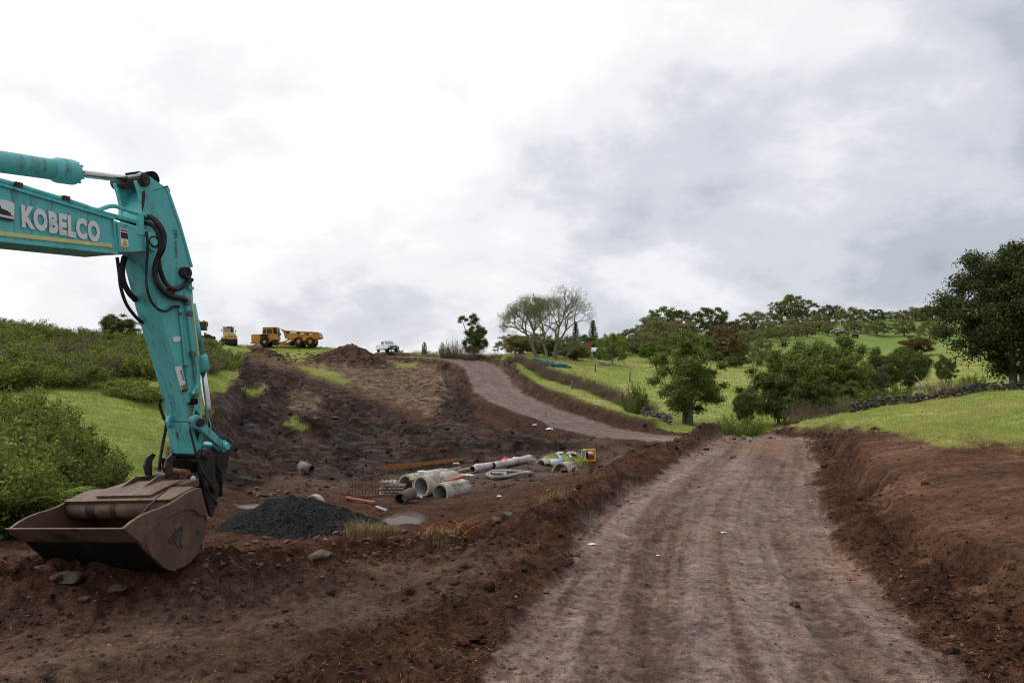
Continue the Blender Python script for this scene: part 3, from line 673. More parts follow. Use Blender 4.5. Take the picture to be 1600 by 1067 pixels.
# ---- linkage
def dumbbell(name, A_, B_, ra, rb, w, o0, o1, mat):
    s0 = Vector((A_[0], 0, A_[1])); s1 = Vector((B_[0], 0, B_[1])); d = (s1-s0); L_ = d.length; d.normalize(); n = Vector((-d.z, 0, d.x))
    pts = []
    for k in range(9): a = R(40+k*35); v = d*math.cos(a)+n*math.sin(a); pts.append((s0+v*ra))
    pts.append(s0+d*L_*.35-n*w); 
    for k in range(9): a = R(-140+k*35); v = d*math.cos(a)+n*math.sin(a); pts.append((s1+v*rb))
    pts.append(s0+d*L_*.35+n*w)
    return prism(name, [(p.x, p.z) for p in pts], o0, o1, mat, exc, bevel=.01)
for o0, o1 in ((-.32, -.24), (.10, .17)):
    dumbbell('side_link', P(307, 659, -.3), P(349, 697, -.3), .10, .085, .055, o0, o1, teal_s)
pin('link_pin', 310, 660, -.37, .16, .055, darksteel, off=-.3); pin('link_pin', 350, 697, -.375, .19, .05, teal_s, off=-.3)
pin('link_pin_cap', 312, 659, -.385, -.35, .05, darksteel, off=-.37)
tri = [P(x, y, 0) for x, y in ((332,690),(345,689),(349,700),(340,742),(333,766),(324,766),(325,735))]
prism('bucket_link', tri, -.15, .15, darksteel, exc, bevel=.01)
# ---- quick hitch
hit = [P(x, y, -.25) for x, y in ((309,712),(313,703),(322,699),(330,703),(334,712),(335,745),(341,760),(340,772),(335,790),(331,808),(327,806),(318,772),(309,738))]
for o0, o1 in ((-.275, -.225), (.225, .275)): hb = prism('hitch_plate', hit, o0, o1, darksteel, exc, bevel=.008)
prism('hitch_body', [P(x, y, 0) for x, y in ((268,716),(300,722),(316,716),(330,735),(332,775),(300,765),(272,750))], -.2, .2, bst_dark, exc, bevel=.015)
for px, py, r in ((323.5, 710, .075), (335, 763, .07), (301, 748, .085)):
    pin('hitch_pin', px, py, -.33, .33, r, darksteel, off=-.3); pin('pin_washer', px+.4, py, -.345, -.32, r*.62, rubber, off=-.34)
pin('pin_end', 301.8, 748, -.36, -.34, .042, white_p, off=-.35)
hook = [P(x, y, -.2) for x, y in ((262,745),(258,730),(262,716),(270,709),(276,712),(270,722),(270,745))]
for o0, o1 in ((-.2, -.16), (.16, .2)): prism('hitch_hook', hook, o0, o1, darksteel, exc, bevel=.006)
# timber and earth wedged on top of the hitch
for c, l, r_ in ((P3(277, 737, -.1), .42, .045), (P3(280, 745, -.1), .38, .06)):
    tube('wedged_timber', [c+Vector((-.02, -l/2, 0)), c+Vector((.03, l/2, .01))], r_, simple('rotten_timber', (.15, .085, .05), .85, 0, .4, 8, bump=.4), exc, 7)
# ---- bucket: two side plates, a bent shell, cutting edge, torque tube, ears
BW = 1.0; BF = .88
near_out = [(194,826),(201,821),(208,815),(222,806),(239,798.5),(253,794),(267,788),(280,780),(292,772),(303,766),(312,762),(318,763),(321,780),(323.5,795),(325,817),(320,840),(309,865),(298,877),(287,885),(270,892),(261,890),(253,885),(236,868),(214,842),(202,830)]
prof = [P(x, y, -BW) for x, y in near_out]
bucket = empty('bucket', (0, 0, 0)); bucket.parent = exc
# (an Empty part cannot carry a mask, so the shell is the bucket part and its pieces hang below it)
bpy.data.objects.remove(bucket)
shell_px = [(194,826),(202,830),(214,842),(236,868),(253,885),(262,890.5),(270,892),(287,885.5),(298,877),(309,865),(320,840),(325,817),(323.5,795),(320,775),(313,763)]
sp = [Vector((P(x, y, -BW)[0], 0, P(x, y, -BW)[1])) for x, y in shell_px]
def sheet_profile(path, th):
    out = []; n = len(path)
    for i, p in enumerate(path):
        t = (path[min(i+1, n-1)]-path[max(i-1, 0)]).normalized(); nn = Vector((-t.z, 0, t.x)); out.append(p+nn*th)
    return [(p.x, p.z) for p in path]+[(p.x, p.z) for p in reversed(out)]
spp = sp[1:]
bm = bmesh.new(); pr = sheet_profile([p for p in spp], .03); bm_prism(bm, pr, -BW+.02, BF-.02)
bucket = bm_obj('bucket', bm, bst, exc, bevel=.003)
tag(bucket, 'wide rust brown mud bucket')
for o0, o1 in ((-BW-.012, -BW+.022), (BF-.022, BF+.012)): prism('side_plate', prof, o0, o1, bst, bucket, bevel=.006)
# wear rim welded round the outside of the near plate
rim = [(325,817),(322,806),(312,805),(307,798),(300,796),(290,797),(268,806),(245,822),(228,838),(222,846),(214,842),(202,830),(194,826),(201,821),(208,815),(222,806),(239,798.5),(253,794),(267,788),(280,780),(292,772),(303,766),(312,762),(318,763),(321,780),(323.5,795)]
prism('wear_rim', [P(x, y, -BW) for x, y in rim], -BW-.032, -BW-.010, bst, bucket, bevel=.006)
prism('wear_rim', [P(x, y, -BW) for x, y in rim], BF+.010, BF+.032, bst, bucket, bevel=.006)
prism('heel_plate', [P(x, y, -BW) for x, y in ((236,868),(228,850),(250,862),(275,880),(283,884),(270,892),(261,890),(253,885))], -BW-.026, -BW-.009, bst, bucket, bevel=.005)
# cutting edge and a near-black sheet painting the shade under the floor
e0 = Vector((P(192, 826.5, -BW)[0], 0, P(192, 826.5, -BW)[1])); e1 = Vector((P(219, 849, -BW)[0], 0, P(219, 849, -BW)[1])); dd = (e1-e0).normalized(); nn = Vector((dd.z, 0, -dd.x))
prism('cutting_edge', [(e0.x, e0.z), (e1.x, e1.z), ((e1-nn*.03).x, (e1-nn*.03).z), ((e0-nn*.02).x, (e0-nn*.02).z)], -BW-.05, BF+.05, bst_edge, bucket, bevel=.006)
fl = [Vector((P(x, y, -BW)[0], 0, P(x, y, -BW)[1])) for x, y in ((217,847),(236,868.5),(253,885.5),(262,891))]
prism('floor_shade_sheet', sheet_profile(fl, -.018), -BW+.03, BF-.03, bst_dark, bucket)
# torque tube and top box inside the mouth
tt = P3(283, 790, -BW); tube('torque_tube', [(tt.x+.04, -BW+.02, tt.z-.03), (tt.x+.04, BF-.02, tt.z-.03)], .128, bst, bucket, 24)
prism('tube_shelf', [(tt.x-.10, tt.z+.09), (tt.x+.30, tt.z+.20), (tt.x+.32, tt.z+.14), (tt.x-.05, tt.z+.03)], -BW+.02, BF-.02, bst, bucket, bevel=.006)
zt = P(313, 763, -BW)[1]; st_ = P(313, 763, -BW)[0]
hb_m = [(tt.x-.02, tt.z+.12), (tt.x+.22, zt+.05), (tt.x+.45, zt+.16), (tt.x+.95, zt+.14), (tt.x+.95, zt-.15), (tt.x+.45, zt-.25), (tt.x+.2, zt-.1)]
for o in (-.20, .20): prism('hinge_gusset', hb_m, o-.02, o+.02, bst, bucket, bevel=.005)
prism('hinge_box', [(tt.x-.04, tt.z+.145), (tt.x+.22, zt+.045), (tt.x+.48, zt+.10), (tt.x+.46, zt+.07), (tt.x+.2, zt+.01), (tt.x-.02, tt.z+.11)], -.60, .34, bst, bucket, bevel=.006)
prism('back_plate', [(st_-.02, zt+.02), (tt.x+.75, zt+.08), (tt.x+.75, zt-.02), (st_+.02, zt-.03)], -.62, .62, bst, bucket, bevel=.006)
# tar and paint stains, horse-head brand burnt into the near plate
def decal(name, pts, off, mat, parent, th=.004): return prism(name, [P(x, y, off) for x, y in pts], off-th, off+.002, mat, parent)
stain = simple('tar_stain', (.022, .018, .016), .55, 0, .3)
def stroke(name, pl, w, off, mat, parent):
    bm = bmesh.new(); q = [P3(x, y, off) for x, y in pl]
    bm_tube(bm, spline(q, 4), w, 5); return bm_obj(name, bm, mat, parent, recalc=False)
for pl in (((277,826),(280,831),(283,825),(284,829)), ((284,829),(286,823),(287,830),(286,836),(284,842)), ((277,829),(272,836),(268,842),(267,846),(270,849),(275,846),(279,843)), ((279,843),(276,849),(279,853),(283,857)), ((280,834),(276,838)), ((284,842),(283,849),(286,855))):
    stroke('horse_head_brand', pl, .008, -BW-.012, stain, bucket)
decal('horse_head_brand', [(277,829),(282,829),(284,836),(280,842),(274,846),(269,845),(272,837)], -BW-.013, simple('faint_stain', (.06, .040, .026), .6), bucket, .002)
decal('spot', [(309,829),(313,829),(314,834),(310,835)], -BW-.013, stain, bucket, .003)
for o, w_ in ((.32, .16), (-.05, .1)):
    bm = bmesh.new(); bm_tube(bm, [(tt.x+.04, o, tt.z-.03), (tt.x+.04, o+w_, tt.z-.03)], .130, 24, cap=False); bm_obj('tar_stain', bm, stain, bucket, recalc=False)
# the tilt bucket hangs a few degrees off level
pv = Vector((P(262, 890, -BW)[0], -BW, P(262, 890, -BW)[1])); Rt = Matrix.Rotation(R(-4.2), 4, 'X')
bucket.matrix_basis = Matrix.Translation(pv) @ Rt @ Matrix.Translation(-pv)
# ---- hoses and steel pipes
def hose(name, pl, r, mat=rubber, n=10): return tube(name, spline(pl, 8), r, mat, exc, n)
H1 = -BO-.06
hose('hose', [P3(228,339,-.22), P3(238,341,-.3), P3(249,352,H1-.05), P3(256,368,H1-.08), P3(254,388,H1-.06), P3(246,405,-.30), P3(242,424,-.27), P3(245,440,-.26), P3(256,456,-.26), P3(270,464,-.26), P3(282,466,-.25), P3(291,469,-.24)], .036)
hose('hose', [P3(226,348,-.22), P3(238,352,-.31), P3(248,366,H1-.04), P3(250,385,H1-.04), P3(248,406,-.31), P3(252,428,-.28), P3(262,446,-.27), P3(276,452,-.27), P3(288,446,-.27), P3(298,438,-.24)], .030)
hose('hose', [P3(229,362,H1), P3(231,386,H1-.02), P3(229,415,-.30), P3(229,445,-.28), P3(235,468,-.27), P3(247,483,-.26), P3(260,486,-.25), P3(271,479,-.24), P3(280,479,-.23)], .017)
hose('hose', [P3(183,402,.0), P3(186,425,.0), P3(189,450,.0), P3(198,476,.05), P3(214,497,.12), P3(226,506,.16)], .022)
hose('hose', [P3(195,402,.1), P3(191,420,.05), P3(193,440,.02), P3(202,458,.05), P3(212,468,.15)], .036)
hose('hose', [P3(192,402,-.05), P3(188,430,-.05), P3(196,452,0), P3(210,470,.1)], .02)
hose('drop_hose', [P3(251,622,.2), P3(250,635,.27), P3(256,652,.25), P3(260,662,.25), P3(255,690,.3), P3(250,720,.3), P3(248,745,.3)], .022)
hose('bucket_hose', [P3(318,740,-.30), P3(322,762,-.33), P3(332,778,-.36), P3(338,785,-.36), P3(336,791,-.36), P3(326,792,-.34)], .018)
hose('bucket_hose', [P3(296,670,-.24), P3(304,700,-.30), P3(312,728,-.32), P3(322,745,-.33), P3(334,765,-.35)], .016)
hose('bucket_hose', [P3(219,806,-.75), P3(238,786,-.7), P3(254,771,-.6), P3(264,766,-.55), P3(276,770,-.5), P3(288,777,-.45)], .016)
def pipe(name, pl, r): return tube(name, spline(pl, 6), r, teal, exc, 12)
pipe('boom_pipe', [P3(-200,233,-.15), P3(0,282,-.15), P3(60,300,-.15), P3(120,318,-.15), P3(150,328,-.15), P3(163,325,-.16), P3(172,322.5,-.17), P3(182,323,-.17), P3(205,331,-.19), P3(222,336,-.2)], .026)
pipe('boom_pipe', [P3(-200,243,-.06), P3(0,288,-.06), P3(90,312,-.06), P3(155,331,-.1), P3(200,343,-.17), P3(222,349,-.2)], .024)
tube('boom_hose', spline([P3(-200,246,.05), P3(0,289,.05), P3(100,318,.05), P3(170,338,0), P3(215,352,-.1)], 6), .018, rubber, exc, 8)
for px, py in ((95, 311), (20, 290)): box('pipe_clamp', P3(px, py, -.1), (.08, .22, .05), darksteel, exc, .004)
box('pipe_bracket', P3(219, 347, -.24), (.05, .08, .22), teal, exc, .006); pin('pipe_joint', 226, 337, -.26, -.16, .045, teal, off=-.2)
box('bracket_plate', P3(220, 366, -BO-.02), (.14, .04, .03), teal, exc, .004)
# pipes down the stick
tube('stick_pipe', spline([P3(280,479,-.22), P3(282,500,-.22), P3(288,555,-.22), P3(291,585,-.22), P3(294,600,-.22), P3(291,612,-.22)], 6), .016, teal_s, exc, 10)
tube('stick_pipe', spline([P3(291,470,-.22), P3(295,500,-.22), P3(302,555,-.22), P3(306,590,-.22), P3(308,602,-.22), P3(304,610,-.23), P3(300,616,-.24)], 6), .028, teal_s, exc, 12)
clampm = simple('rusty_clamp', (.17, .13, .10), .6, .3, .4, 9)
for px, py, s_ in ((292,473,.07), (296,490,.075), (301,553,.075), (290,572,.035), (282,490,.03), (306,617,.06), (291,606,.04)): box('pipe_clamp', P3(px, py, -.235), (s_, .06, s_), clampm, exc, .006)
# valve and chain near the link
box('hose_valve', P3(302, 627, -.25), (.12, .07, .09), bst_dark, exc, .02)
box('hose_valve_block', P3(296, 626, -.23), (.07, .05, .05), teal_s, exc, .01)
bm = bmesh.new(); ch = spline([P3(301,632,-.25), P3(299,642,-.24), P3(295,656,-.23)], 6)
for p in ch: bm_tube(bm, [p-Vector((0, .012, .02)), p+Vector((0, .012, .02))], .014, 6)
bm_obj('chain', bm, clampm, exc, recalc=False)
# work light and end caps at the rear edge of the stick
pin('work_lamp', 293, 424, -SO-.10, -SO-.02, .06, rubber); box('pipe_end', P3(296, 437, -.24), (.10, .06, .05), rubber, exc, .01); box('small_bracket', P3(297, 450, -.22), (.09, .05, .04), teal, exc, .006)
strip('yellow_tape', P(302.5, 556, -SO-.005) if False else P(311.5, 555, -SO-.005), P(300, 460, -SO-.005), .028, -SO-.006, -SO+.002, yellow_p, stick)
# ---- decals and lettering
def text_on(name, txt, p00, p10, p01, off, mat, parent, bold=.0):
    """text mapped on the parallelogram p00 (lower left), p10 (lower right), p01 (upper left), pixels on plane off"""
    cu = bpy.data.curves.new(name, 'FONT'); cu.body = txt; cu.offset = bold; cu.resolution_u = 3; cu.space_character = 1.14
    o = bpy.data.objects.new(name, cu); COL.objects.link(o); bpy.context.view_layer.update()
    me = bpy.data.meshes.new_from_object(o.evaluated_get(bpy.context.evaluated_depsgraph_get())); bpy.data.objects.remove(o)
    v = np.array([x.co[:] for x in me.vertices]); lo = v.min(0); hi = v.max(0)
    A0, A1, A2 = (Vector((P(*q, off)[0], P(*q, off)[1])) for q in (p00, p10, p01))
    for x in me.vertices:
        a = (x.co.x-lo[0])/(hi[0]-lo[0]); b = (x.co.y-lo[1])/(hi[1]-lo[1]); q = A0+(A1-A0)*a+(A2-A0)*b; x.co = (q.x, off, q.y)
    return mesh_obj(name, me, mat, parent)
DB = -BO-.004
text_on('lettering', 'KOBELCO', (34.5, 355.5), (157, 380), (33, 319), DB-.003, white_p, boom, .06)
decal('machine_sticker', [(-16,307),(19,316),(22,319),(22,343),(20,346),(-16,339)], DB+.002, white_p, boom)
decal('sticker_band', [(-16,335),(22,343),(20,346.5),(-16,339.5)], DB-.001, black_p, boom); decal('sticker_red', [(9,335),(21,337.5),(21,339),(9,336.5)], DB-.002, red_p, boom)
decal('sticker_machine', [(-2,332),(-1,318),(2,326),(8,328),(12,330),(17,334),(16,338),(2,335)], DB-.002, black_p, boom)
DC = -BO-.034
decal('warning_sticker', [(187,357),(199.5,359),(200.5,387),(189,385.5)], DC, white_p, boom)
decal('warning_header', [(188,358),(199,360),(199.3,363),(188.2,361)], DC-.003, red_p, boom)
decal('warning_text_panel', [(188.4,362.5),(199.3,364.5),(199.7,374),(188.9,372)], DC-.003, black_p, boom)
decal('warning_triangle', [(190,384),(194.8,373.5),(199.8,385.2)], DC-.003, warn_p, boom)
decal('warning_bolt', [(194.2,382.5),(194.9,377),(195.6,382.6)], DC-.005, black_p, boom)
DS = -SO-.005
rst = simple('rust_stain', (.16, .075, .035), .8, 0, .4, 12, dirt=(.05, .03, .02), dirt_amt=.5)
decal('rust_stain', [(258,452),(264,450),(272,453),(274,458),(270,462),(262,461),(259,457)], DS, rst, stick, .002)
decal('grease_stain', [(222,300),(226,297),(227,306),(225,322),(222,330),(221,316)], DS-.01, stain, stick, .002)
decal('grease_stain', [(306,640),(312,648),(313,672),(309,690),(305,676),(303,655)], DS, stain, stick, .002)
decal('rust_stain', [(186,394),(212,393),(226,392),(227,394),(205,396),(188,396)], -BO-.035, rst, boom, .002)
text_on('lettering', 'SWL', (270, 359.5), (273.2, 374), (276.5, 359), DS-.01, black_p, stick, .01)
text_on('lettering', '36000KG', (272.5, 376.5), (274.2, 402), (277, 376), DS-.01, black_p, stick, .0)
decal('oval_sticker', [(270,529),(272,526.5),(279,525),(282,526.5),(282,531),(280,533.5),(273,534.5),(270.5,533)], DS, white_p, stick)
decal('plate_sticker', [(273,573.5),(283,571),(290,599),(281.5,603.5)], DS, white_p, stick)
for k in range(4): decal('sticker_text', [(281.5+k*1.3, 579+k*4), (283.3+k*1.3, 578.5+k*4), (284+k*1.3, 581.5+k*4), (282.3+k*1.3, 582+k*4)], DS-.003, black_p, stick)
decal('caution_sticker', [(282,605),(286,604),(287.5,612),(284,613)], DS, warn_p, stick)
decal('sticker_black', [(283.4,609),(286.8,608),(287.4,612),(284.2,613)], DS-.003, black_p, stick)
# ---- undercarriage and house, beyond the left edge of the picture
cz = 0.0
for sy in (-1.25, 1.25):
    tp = [(-9.7,.25),(-9.4,.08),(-6.0,.08),(-5.7,.25),(-5.6,.5),(-5.75,.8),(-6.0,.92),(-9.4,.92),(-9.7,.75),(-9.8,.5)]
    tr = prism('track', tp, sy-.3, sy+.3, rubber, exc, bevel=.02)
    for k in range(26):
        x = -9.45+k*.14; box('track_shoe', (x, sy, .95), (.11, .6, .06), darksteel, tr); 
box('centre_frame', (-7.7, 0, .7), (2.2, 2.2, .5), darksteel, exc, .03)
tube('slew_ring', [(-7.6, 0, .95), (-7.6, 0, 1.12)], .75, darksteel, exc, 28)
box('house', (-8.4, -.1, 1.75), (3.4, 2.7, 1.15), teal, exc, .06); box('counterweight', (-10.3, 0, 1.7), (.8, 2.8, 1.25), teal, exc, .12)
cab = prism('cab', [(-7.1,1.2),(-5.7,1.2),(-5.55,2.0),(-5.9,2.95),(-7.1,3.0)], .45, 1.45, teal, exc, .04)
prism('cab_glass', [(-6.95,1.75),(-5.85,1.75),(-6.02,2.8),(-6.95,2.84)], .435, .445, simple('cab_glass', (.03, .04, .045), .1, 0, .1), cab)
for o0 in (-.55, .55):
    q = P3(0, 330, o0); tube('boom_cylinder', [(-6.0, o0, 1.3), (-4.9, o0, 2.8)], .09, teal, exc, 18); tube('boom_rod', [(-4.9, o0, 2.8), (-4.15, o0, 3.85)], .05, chrome, exc, 14)
# ================================================================ VEGETATION
def leaf_mat(name, a, b, tip=None, rough=.7, trans=.32):
    t = NT(name); g = t.N('ShaderNodeNewGeometry'); p = t.pos()
    n = t.noise(.55, 3, .6, p); ri = g.outputs['Random Per Island']
    c = t.mix(t.mr(n, .35, .65), a, b)
    c = t.mix(t.mr(ri, 0, .6, .60, .0), c, tuple(x*.45 for x in a))
    if tip: c = t.mix(t.math('MULTIPLY', t.mr(ri, .55, 1.0), .75), c, tip)
    t.set(Base_Color=c, Roughness=rough); t.b.inputs['Specular IOR Level'].default_value = .02
    tr = t.N('ShaderNodeBsdfTranslucent'); t.L(c, tr.inputs[0]); ms = t.N('ShaderNodeMixShader'); ms.inputs[0].default_value = trans
    t.L(t.b.outputs[0], ms.inputs[1]); t.L(tr.outputs[0], ms.inputs[2]); t.L(ms.outputs[0], t.o.inputs[0])
    return t.m
LM = {
 'deep': leaf_mat('leaf_deep_green', (0.059,0.078,0.032), (0.089,0.111,0.041), (0.142,0.169,0.054)),
 'dark': leaf_mat('leaf_dark_green', (0.087,0.129,0.040), (0.140,0.178,0.052), (0.229,0.282,0.070)),
 'mid': leaf_mat('leaf_olive_green', (0.109,0.151,0.041), (0.182,0.231,0.061), (0.329,0.381,0.085)),
 'bright': leaf_mat('leaf_fresh_green', (0.149,0.227,0.043), (0.233,0.312,0.065), (0.372,0.454,0.109)),
 'shrub': leaf_mat('leaf_shrub_green', (.125,.178,.036), (.235,.270,.060), (.46,.46,.12)),
 'grey': leaf_mat('leaf_grey_olive', (0.225,0.217,0.100), (0.289,0.273,0.121), (0.365,0.348,0.160)),
 'brown': leaf_mat('leaf_bronze', (0.138,0.108,0.048), (0.190,0.140,0.060), (0.246,0.204,0.084)),
 'fig': leaf_mat('leaf_fig', (0.174,0.191,0.065), (0.245,0.250,0.086), (0.328,0.333,0.120)),
 'blue': leaf_mat('leaf_blue_green', (0.112,0.151,0.078), (0.158,0.199,0.102), (0.223,0.265,0.139)),
 'dry': leaf_mat('dry_brush', (.22,.165,.115), (.29,.22,.155), (.38,.30,.21), trans=.1),
 'pine': leaf_mat('pine_needles', (0.041,0.065,0.034), (0.060,0.085,0.043), None),
}
def bark_mat(name, a, b):
    t = NT(name); p = t.pos(obj=True); n = t.noise(3, 5, .65, t.pos((4, 4, 1), obj=True))
    t.set(Base_Color=t.mix(t.mr(n, .35, .65), a, b), Roughness=.9); t.b.inputs['Specular IOR Level'].default_value = .15
    t.bump(n, .4, .05); return t.m
bark = bark_mat('bark_grey', (.10,.082,.062), (.19,.16,.125)); bark_d = bark_mat('bark_dark', (.045,.036,.028), (.085,.066,.05)); bark_p = bark_mat('bark_pale', (.22,.19,.155), (.34,.30,.25))

def leaves_np(rg, pos, nrm, size, aspect=.55, jitter=.9):
    """one diamond-shaped, slightly folded leaf per position"""
    n = len(pos); nr = nrm+rg.normal(0, jitter, (n, 3)); nr /= np.linalg.norm(nr, axis=1, keepdims=True)+1e-9
    t = rg.normal(0, 1, (n, 3)); t -= nr*(t*nr).sum(1, keepdims=True); t /= np.linalg.norm(t, axis=1, keepdims=True)+1e-9
    b = np.cross(nr, t); s = (size*rg.uniform(.65, 1.35, n))[:, None]; w = s*aspect*.5
    v = np.stack([pos-t*s*.5, pos+b*w+nr*s*.06, pos+t*s*.5, pos-b*w+nr*s*.06], 1).reshape(-1, 3)
    return v, np.arange(n*4).reshape(-1, 4)
def puff_points(rg, cen, rad, n, flat=.75, shell=.55):
    """leaf positions in ellipsoidal clumps, thicker towards the outside and the top"""
    cen = np.asarray(cen); rad = np.asarray(rad); w = rad**2; k = rg.choice(len(cen), n, p=w/w.sum())
    d = rg.normal(0, 1, (n, 3)); d /= np.linalg.norm(d, axis=1, keepdims=True); lowmask = (d[:, 2] < -.25) & (rg.random(n) < .55); d[lowmask, 2] *= -1
    r = rad[k]*np.minimum(np.abs(rg.normal(.62, .38, n)), 1.25)
    off = d*r[:, None]; off[:, 2] *= flat
    return cen[k]+off, d
def tri_count(me): return sum(len(p.vertices)-2 for p in me.polygons)
def limb(bm, a, b, r0, r1, rg, n=6, seg=4, bend=.08):
    a = np.array(a, float); b = np.array(b, float); L_ = np.linalg.norm(b-a); pts = []
    off = rg.normal(0, bend*L_, 3)
    for i in range(seg+1):
        t = i/seg; pts.append(Vector(a+(b-a)*t+off*math.sin(math.pi*t)+np.array([0, 0, -.06*L_*math.sin(math.pi*t)])))
    bm_tube(bm, pts, [r0+(r1-r0)*i/seg for i in range(seg+1)], n, cap=False); return pts
def mk_tree(seed, nclump, nleaf, leaf, crown, trunk_h, tr, lm, bk, flat=.75, clump=(.16, .30), ntr=1, limbs=10, gap=0.0, lean=0.0, bottom=.25, aspect=.55, domed=False, top_bias=0.0):
    """unit-free tree ~ crown=(rx, ry, z0, z1) in metres. returns (trunk_mesh, crown_mesh)"""
    rg = np.random.default_rng(seed); rx, ry, z0, z1 = crown; zc, rz = (z0+z1)/2, (z1-z0)/2
    cen, rad = [], []
    for i in range(nclump):
        d = rg.normal(0, 1, 3); d /= np.linalg.norm(d)
        if domed and d[2] < -.1: d[2] = abs(d[2])
        r = rg.random()**.38
        if domed: r = rg.uniform(.74, 1.0) if rg.random() < .8 else rg.uniform(.3, .74)
        wob = 1+.22*math.sin(3*math.atan2(d[1], d[0])+seed)+rg.normal(0, .08)
        c = np.array([d[0]*rx*r*wob*.86+lean*(d[2]+1)*.5, d[1]*ry*r*wob*.86, zc+d[2]*rz*r*.88])
        if domed: c[2] = z0+(z1-z0)*.95*max(0.02, d[2])**.8*r
        cen.append(c); rad.append((rx+ry+rz)/3*rg.uniform(*clump))
    cen = np.array(cen); rad = np.array(rad)
    p, nrm = puff_points(rg, cen, rad, nleaf, flat)
    v, f = leaves_np(rg, p, nrm+np.array([0, 0, .5]), leaf, aspect)
    cm = np_mesh('crown', v, f); cm.materials.append(lm)
    bm = bmesh.new()
    for k in range(ntr):
        bx, by = (0, 0) if ntr == 1 else (rg.normal(0, .35)*tr*5, rg.normal(0, .3)*tr*5)
        topc = np.array([lean*.6+bx*1.6, by*1.6, max(trunk_h, z0+(z1-z0)*.55)])
        mid = np.array([bx*1.2+lean*.2, by*1.2, trunk_h])
        pts = [Vector((bx, by, -.35)), Vector((bx, by, .05)), Vector((bx*1.05, by, trunk_h*.35)), Vector(mid), Vector((mid+topc)/2+rg.normal(0, .05*rx, 3)), Vector(topc)]
        bm_tube(bm, pts, [tr*1.6, tr*1.25, tr, tr*.85, tr*.5, tr*.15], 9, cap=False)
        for i in rg.permutation(nclump)[:max(2, limbs//ntr)]:
            h = rg.uniform(.7, 1.25)*trunk_h; a = np.array([bx*1.15+lean*.2*h/max(trunk_h, .1), by*1.15, min(h, cen[i][2]*.92)])
            mid_ = a*.45+cen[i]*.55+np.array([0, 0, -.05*rz]); limb(bm, a, mid_, tr*.5, tr*.26, rg); limb(bm, mid_, cen[i], tr*.26, tr*.07, rg, 5)
    tm = bpy.data.meshes.new('trunk'); bm.to_mesh(tm); bm.free(); tm.materials.append(bk)
    return tm, cm
def place(tp, name, base, w, h, label, cat='tree', group=None, rz=0.0, lm=None, d=None):
    """tp = (trunk_mesh, crown_mesh, width, height) ; scaled to w by h metres"""
    s = (w/tp[2], (d or w)/tp[2], h/tp[3])
    o = empty(name, base, rz, s, label, cat, group)
    mesh_obj('trunk' if cat == 'tree' else 'stem', tp[0], None, o); c = mesh_obj('crown' if cat == 'tree' else 'foliage', tp[1], None, o)
    if lm is not None:
        c.material_slots[0].link = 'OBJECT'; c.material_slots[0].material = LM[lm]
    return o
def TP(w, h, *a, **k): t = mk_tree(*a, **k); return (t[0], t[1], w, h)
T_big = TP(13, 13, 21, 190, 105000, .225, (6.3, 5.7, .2, 12.6), 3.2, .26, LM['dark'], bark, .8, (.12, .21), 2, 16)
T_mid = TP(7, 8, 8, 95, 46000, .165, (3.3, 3.1, .5, 7.8), 2.0, .17, LM['mid'], bark, .8, (.12, .22), 3, 18)
T_d = [TP(7, 7, 31+i, 85, 27000, .20, (3.5, 3.3, .1, 6.8), 1.2, .15, LM['mid'], bark, .85, (.14, .23), 2, 14) for i in range(3)]
T_u = [TP(10, 6.2, 51+i, 150, 15000, .24, (5.2, 4.9, 1.0, 6.0), 1.7, .25, LM['grey'], bark, .85, (.085, .15), 1, 24, domed=True) for i in range(3)]
T_f = TP(14, 9, 61, 230, 28000, .28, (7.0, 6.5, .2, 8.6), 1.6, .4, LM['brown'], bark_d, .85, (.075, .125), 2, 20, domed=True)
T_h = TP(6, 3, 71, 40, 9000, .2, (2.8, 1.6, .1, 2.9), .6, .08, LM['dark'], bark_d, .8, (.2, .34), 2, 6)
# shrubs: upright leafy shoots
def mk_shrub(seed, w, h, nst, nleaf, leaf, lm, bk, spread=.9, twig=.010):
    rg = np.random.default_rng(seed); bm = bmesh.new(); P_, N_ = [], []
    per = nleaf//nst
    for k in range(nst):
        a = rg.uniform(0, 2*np.pi); r = rg.random()**.6*w*.5; b = np.array([math.cos(a)*r*.55, math.sin(a)*r*.55, -.06]); hh = h*rg.uniform(.55, 1.08)*(1-.45*(r/(w*.5))**2)
        tip = np.array([math.cos(a)*r*(1+.25*spread), math.sin(a)*r*(1+.25*spread), hh]); mid = (b+tip)/2+rg.normal(0, .06*w, 3)
        bm_tube(bm, [Vector(b), Vector(mid), Vector(tip)], [twig*1.3, twig, twig*.4], 4, cap=False)
        t = rg.random(per)**.65; q = (1-t)[:, None]**2*b+2*((1-t)*t)[:, None]*mid+(t**2)[:, None]*tip
        rr = rg.normal(0, 1, (per, 3))*(.045*w*(1.25-t*.6))[:, None]+rg.normal(0, .012, (per, 3)); P_.append(q+rr); N_.append(rr+np.array([0, 0, .06*w]))
    p = np.concatenate(P_); nr = np.concatenate(N_); nr /= np.linalg.norm(nr, axis=1, keepdims=True)+1e-9; p[:, 2] = np.maximum(p[:, 2], .0)
    v, f = leaves_np(rg, p, nr, leaf, .5); cm = np_mesh('foliage', v, f); cm.materials.append(lm)
    tm = bpy.data.meshes.new('stem'); bm.to_mesh(tm); bm.free(); tm.materials.append(bk); return (tm, cm, w, h)
S_n = [mk_shrub(80+i, 1.7, 1.5, 40, 6000, .080, LM['shrub'], bark_d, .9, .007) for i in range(4)]
S_m = [mk_shrub(90+i, 2.6, 1.7, 40, 4200, .115, LM['shrub'], bark_d, .9, .012) for i in range(3)]
